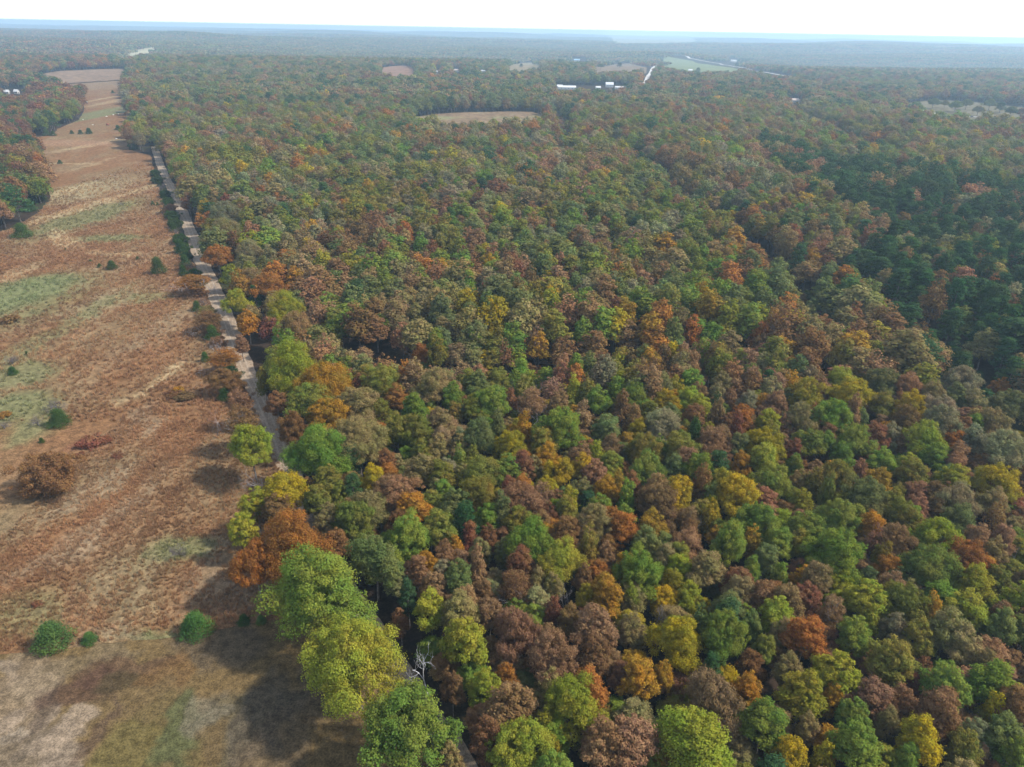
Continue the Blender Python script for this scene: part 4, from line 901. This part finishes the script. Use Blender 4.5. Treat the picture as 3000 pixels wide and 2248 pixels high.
instancer('far_forest', np.column_stack([x, y, z]), T1, T2b, g.uniform(0, 6.28, len(x)), np.column_stack([s_, s_, np.ones(len(x)) * 1.05]), g.integers(0, 6, len(x)), PC, 'forest', 'hazy distant woodland covering the land up to the horizon')

# scattered trees in the far right pasture and yards, hedges in fields
g = np.random.default_rng(77)
# ------------------------------------------------------------------ tall grass
def tuft(i):
    g = np.random.default_rng(500 + i); n = 34; a = g.uniform(0, 6.28, n); r = np.sqrt(g.uniform(0, 1, n)) * .42
    B = np.column_stack([r * np.cos(a), r * np.sin(a), np.zeros(n)]); ln = g.normal(size=(n, 2)) * .22; h = g.uniform(.45, 1.0, n)
    T = B + np.column_stack([ln[:, 0], ln[:, 1], h]); wv = g.uniform(0, 3.14, n); W = np.column_stack([np.cos(wv), np.sin(wv), np.zeros(n)]) * .055
    V = np.stack([B - W, B + W, T + W * .6, T - W * .6], 1).reshape(-1, 3); F_ = np.arange(4 * n).reshape(n, 4)
    return new_mesh('grass', V, F_, [GRASSM], None, {'lv': ('FLOAT', np.repeat(g.uniform(0, 1, n), 4)), 'bv': ('FLOAT', np.repeat(g.uniform(0, 1, n), 4))}, False)
GC = bpy.data.collections.new('grass_tufts')
for i in range(4):
    o = bpy.data.objects.new(f'grass_tuft_{i}', tuft(i)); props(o, kind='stuff'); GC.objects.link(o)
mx_ = np.array(MEADOW)
def scatter_grass(x0, x1, y0, y1, sp, seed):
    g = np.random.default_rng(seed); gx, gy = np.meshgrid(np.arange(x0, x1, sp), np.arange(y0, y1, sp)); x = (gx + g.uniform(-.5, .5, gx.shape) * sp).ravel(); y = (gy + g.uniform(-.5, .5, gy.shape) * sp).ravel()
    k = inpoly(x, y, MEADOW) & (seg_dist(x, y, MEADOW + [MEADOW[0]]) > .8); x, y = x[k], y[k]
    return x, y
pa = scatter_grass(-120, 0, 60, 190, .62, 1); pb_ = scatter_grass(-330, -20, 190, 700, 1.25, 2)
x = np.concatenate([pa[0], pb_[0]]); y = np.concatenate([pa[1], pb_[1]]); far_ = np.concatenate([np.zeros(len(pa[0])), np.ones(len(pb_[0]))])
px, py, zc = to_px(x, y, H(x, y)); k = (px > -60) & (px < 1000) & (py < 2300); x, y, far_ = x[k], y[k], far_[k]
soil = spots_color(x, y, ORG, MSP); redness = soil[:, 0] / soil[:, 1]
dens = fbm(x / 2.6, y / 6.5, 130, 4); keep = rng.uniform(0, 1, len(x)) < np.clip(.50 + 1.1 * (dens - .5) + .30 * (redness - 1.7), .06, .7) * (1 - smooth(350, 690, y))
x, y, soil, far_ = x[keep], y[keep], soil[keep], far_[keep]; g = np.random.default_rng(9)
big = fbm(x / 3.1, y / 7, 131, 3)
T1 = (np.array((0.31, 0.168, 0.088)) * .42 + soil * .75) * (0.95 + .9 * fbm(x / 9, y / 15, 132, 3))[:, None] * g.uniform(.8, 1.2, (len(x), 1)); gm = g.uniform(size=len(x)) < .10; T1[gm] = T1[gm] * .6 + soil[gm] * .6
gr = (soil[:, 1] > soil[:, 0] * .85); T1[gr] = soil[gr] * g.uniform(1.6, 2.5, (gr.sum(), 1))
T2 = T1 * np.array((1.15, 1.2, 1.25)); s_ = g.uniform(.55, 1.1, len(x)) * (0.6 + .5 * big) * np.where(far_ > 0, 1.5, 1.0)
instancer('grass', np.column_stack([x, y, H(x, y) + .08]), T1, T2, g.uniform(0, 6.28, len(x)), np.column_stack([s_, s_, s_ * .95]), g.integers(0, 4, len(x)), GC, 'grass', 'tall rust coloured grass clumps covering the meadow')

# ------------------------------------------------------------------ buildings and vehicles in the distance
def simple(name, c, rough=.6, metal=0.0):
    m, t, out = mat(name); b = N(t, 'ShaderNodeBsdfPrincipled'); b.inputs['Roughness'].default_value = rough; b.inputs['Metallic'].default_value = metal
    geo = N(t, 'ShaderNodeNewGeometry'); nz = noise(t, geo.outputs['Position'], .4, 3); cc_ = mixc(t, tuple(v * .85 for v in c), c, ramp(t, nz, .3, .7)); t.links.new(cc_, b.inputs['Base Color']); t.links.new(b.outputs[0], out.inputs[0]); return m
WALLM = simple('painted_siding', (.62, .60, .56)); ROOFM = simple('metal_roof', (.56, .57, .58), .5); ROOFR = simple('brown_roof', (.42, .34, .30), .7); BLUEM = simple('blue_metal', (.30, .50, .62), .4); DARKM = simple('door_paint', (.10, .10, .11), .5)
def building(px, py, L, Wd, hw, hr, rz, label, cat, roof=ROOFM, wall=WALLM, nwin=4):
    L *= .8; Wd *= .8
    x, y, _ = at(px, py); z = float(H(x, y)); root = bpy.data.objects.new(cat.replace(' ', '_'), None); COL.objects.link(root); root.location = (x, y, z); root.rotation_euler = (0, 0, R(rz)); props(root, label, cat)
    mb = MB(); mb.box((0, 0, hw / 2 - .5), (L, Wd, hw + 1)); 
    for s in (-1, 1): mb.add([(s * L / 2, -Wd / 2, hw), (s * L / 2, Wd / 2, hw), (s * L / 2, .05, hw + hr - .1), (s * L / 2, -.05, hw + hr - .1)], [(0, 1, 2, 3)])
    obj('wall', mb.mesh('wall', [wall]), root)
    mb = MB(); e = .6
    for s in (-1, 1):
        a = np.array([(-L / 2 - e, s * (Wd / 2 + e), hw - .15), (L / 2 + e, s * (Wd / 2 + e), hw - .15), (L / 2 + e, 0, hw + hr), (-L / 2 - e, 0, hw + hr)]); b_ = a + np.array([0, 0, .25])
        mb.add(np.vstack([a, b_]), [(0, 1, 2, 3), (4, 5, 6, 7), (0, 1, 5, 4), (1, 2, 6, 5), (2, 3, 7, 6), (3, 0, 4, 7)])
    obj('roof', mb.mesh('roof', [roof]), root)
    for i in range(nwin):
        mb = MB(); mb.box(((i - (nwin - 1) / 2) * L / (nwin + 1), -Wd / 2 - .04, hw * .55), (1.4, .12, 1.2)); obj('window', mb.mesh('window', [DARKM]), root)
    mb = MB(); mb.box((L / 2 + .04, 0, 1.3), (.12, 2.6, 2.6)); obj('door', mb.mesh('door', [DARKM]), root)
building(1660, 262, 46, 14, 4, 3, 2, 'long low barn with pale roof, left of the white sheds beyond the wood', 'long barn')
building(1640, 258, 14, 12, 3.6, 2.6, -3, 'small white shed at the left end of the far farmyard', 'farm shed')
building(1752, 262, 12, 9, 3.5, 2.5, 10, 'low pale shed between the long barn and the gabled barn', 'farm shed')
building(1785, 256, 20, 16, 5.5, 4.5, 0, 'tall gabled white barn in the middle of the far farmyard', 'barn')
building(1825, 262, 42, 11, 3.6, 2.2, 0, 'long white poultry house at the right end of the far farmyard', 'poultry house')
building(1690, 180, 34, 16, 6, 4, -6, 'pale blue roofed barn among trees beyond the farmyard', 'barn', BLUEM)
building(2148, 182, 36, 18, 7, 3, 10, 'white commercial shed beside the far highway', 'shed')
building(2022, 210, 16, 10, 4, 3, 5, 'small white shed at the lower edge of the green pasture', 'farm shed')
building(22, 276, 8, 6, 3.5, 3, 8, 'leftmost white roofed house behind the left wood', 'house')
building(50, 275, 8, 6, 3.5, 3, -5, 'second white roofed house behind the left wood', 'house')
building(230, 285, 12, 9, 3.2, 2.6, 0, 'small pale cabin by the meadow edge under a brown tree', 'cabin')
building(1282, 215, 14, 10, 3.5, 3, 0, 'small white house in the clearing left of the hay fields', 'house')
building(1335, 211, 24, 12, 4, 3, 0, 'grey roofed house in the clearing, middle of three', 'house', ROOFR)
building(1416, 213, 14, 9, 3.6, 3, 0, 'rightmost small house in the clearing near the hay fields', 'house')
building(2330, 300, 18, 11, 3.4, 3, 0, 'lone house with brown roof in the wood gap, upper right', 'house', ROOFR)
building(2912, 290, 30, 12, 3.8, 3, 0, 'long white house behind the upper right pasture', 'house')
building(2640, 318, 16, 10, 3.4, 2.8, 30, 'pale house beside the road at left end of right pasture', 'house')
TYRE = simple('rubber', (.02, .02, .02), .9); GLASS = simple('dark_glass', (.03, .04, .05), .1)
def car(px, py, rz, c, label):
    x, y, _ = at(px, py); z = float(H(x, y)) + 1.65; root = bpy.data.objects.new('parked_car', None); COL.objects.link(root); root.location = (x, y, z); root.rotation_euler = (0, 0, R(rz)); props(root, label, 'car', 'cars on and beside the far road')
    pm = simple('car_paint', c, .3)
    prof = [(-2.2, .35), (-2.2, .85), (-1.3, .98), (-.9, 1.45), (.7, 1.45), (1.3, 1.0), (2.2, .85), (2.25, .35)]
    n = len(prof); V = [(a, s * .85, b) for s in (-1, 1) for a, b in prof]
    me = bpy.data.meshes.new('body'); me.from_pydata(V, [], [list(range(n))[::-1], list(range(n, 2 * n))] + [[i, (i + 1) % n, n + (i + 1) % n, n + i] for i in range(n)]); me.materials.append(pm); obj('body', me, root)
    mb = MB(); mb.box((-.1, 0, 1.22), (1.5, 1.74, .3)); obj('window', mb.mesh('window', [GLASS]), root)
    for sx in (-1.4, 1.4):
        for sy in (-.82, .82):
            mb = MB(); mb.tube([(sx, sy - .1, .32), (sx, sy + .1, .32)], [.33, .33], 10); obj('wheel', mb.mesh('wheel', [TYRE]), root)
car(2845, 347, -12, (.05, .06, .08), 'dark car driving on the far pale road at upper right')
car(2652, 322, 30, (.7, .7, .7), 'white car parked left of the right pasture')
car(2664, 326, 10, (.35, .05, .04), 'red car parked left of the right pasture')
# pale rocks and round bales in the far meadow
STONE = bark_material('limestone', (.42, .40, .36), (.58, .55, .5), .8)
for i, (px, py, r_, lb) in enumerate([(255, 300, 1.0, 'pale boulder high in the far meadow'), (312, 343, .9, 'pale boulder beside the meadow track'), (332, 338, .8, 'pale boulder right of the meadow track'), (347, 335, .7, 'pale boulder near the right edge of far meadow'),
                                       (373, 373, .9, 'pale boulder at right edge of far meadow'), (341, 408, .9, 'pale boulder on the near side of the cedar row'), (258, 392, .9, 'pale boulder at the foot of the cedar row'), (155, 396, .8, 'pale boulder left of the cedar row'), (272, 367, .8, 'pale boulder behind the cedar row'), (243, 680 / 2 + 12, .7, 'pale boulder near the left edge of the far meadow')]):
    x, y, _ = at(px, py); g = np.random.default_rng(600 + i); mb = MB()
    nu, nv = 10, 6; V = []
    for a in range(nv + 1):
        for b in range(nu):
            el = -PI / 2 + PI * a / nv; az = 2 * PI * b / nu; q = r_ * (1 + .16 * math.sin(3 * az + i) + .12 * math.cos(4 * el + i)); V.append((q * math.cos(el) * math.cos(az) * 1.25, q * math.cos(el) * math.sin(az), q * math.sin(el) * .7 + r_ * .4))
    mb.add(V, [(a * nu + b, a * nu + (b + 1) % nu, (a + 1) * nu + (b + 1) % nu, (a + 1) * nu + b) for a in range(nv) for b in range(nu)])
    o = obj('boulder', mb.mesh('boulder', [STONE]), None, (x, y, float(H(x, y)) + .1)); props(o, lb, 'boulder', 'pale boulders in the far meadow')
BALE = bark_material('old_hay', (.20, .075, .05), (.26, .10, .07), 1.5)
x, y, _ = at(316, 368); mb = MB(); mb.tube([(-1.2, 0, 1.1), (-1.19, 0, 1.1), (1.19, 0, 1.1), (1.2, 0, 1.1)], [.05, 1.15, 1.15, .05], 18)
o = obj('round_bale', mb.mesh('round_bale', [BALE], None, True), None, (x, y, float(H(x, y)) + .1)); props(o, 'reddish brown round bale lying in the far meadow beside the track', 'hay bale')

# ------------------------------------------------------------------ haze: air between the camera and the horizon
m, t, out = mat('haze'); v = N(t, 'ShaderNodeVolumePrincipled')
v.inputs['Color'].default_value = (0.55, 0.78, 1.0, 1); v.inputs['Density'].default_value = 0.00014; v.inputs['Anisotropy'].default_value = 0.3
t.links.new(v.outputs[0], out.inputs['Volume'])
mb = MB(); zt = 118.0; zb = -60.0
mb.box((0, 10400, (zt + zb) / 2), (40400, 21400, zt - zb)); o = obj('haze', mb.mesh('haze', [m])); props(o, 'pale blue haze lying over the land', 'haze', None, 'stuff')
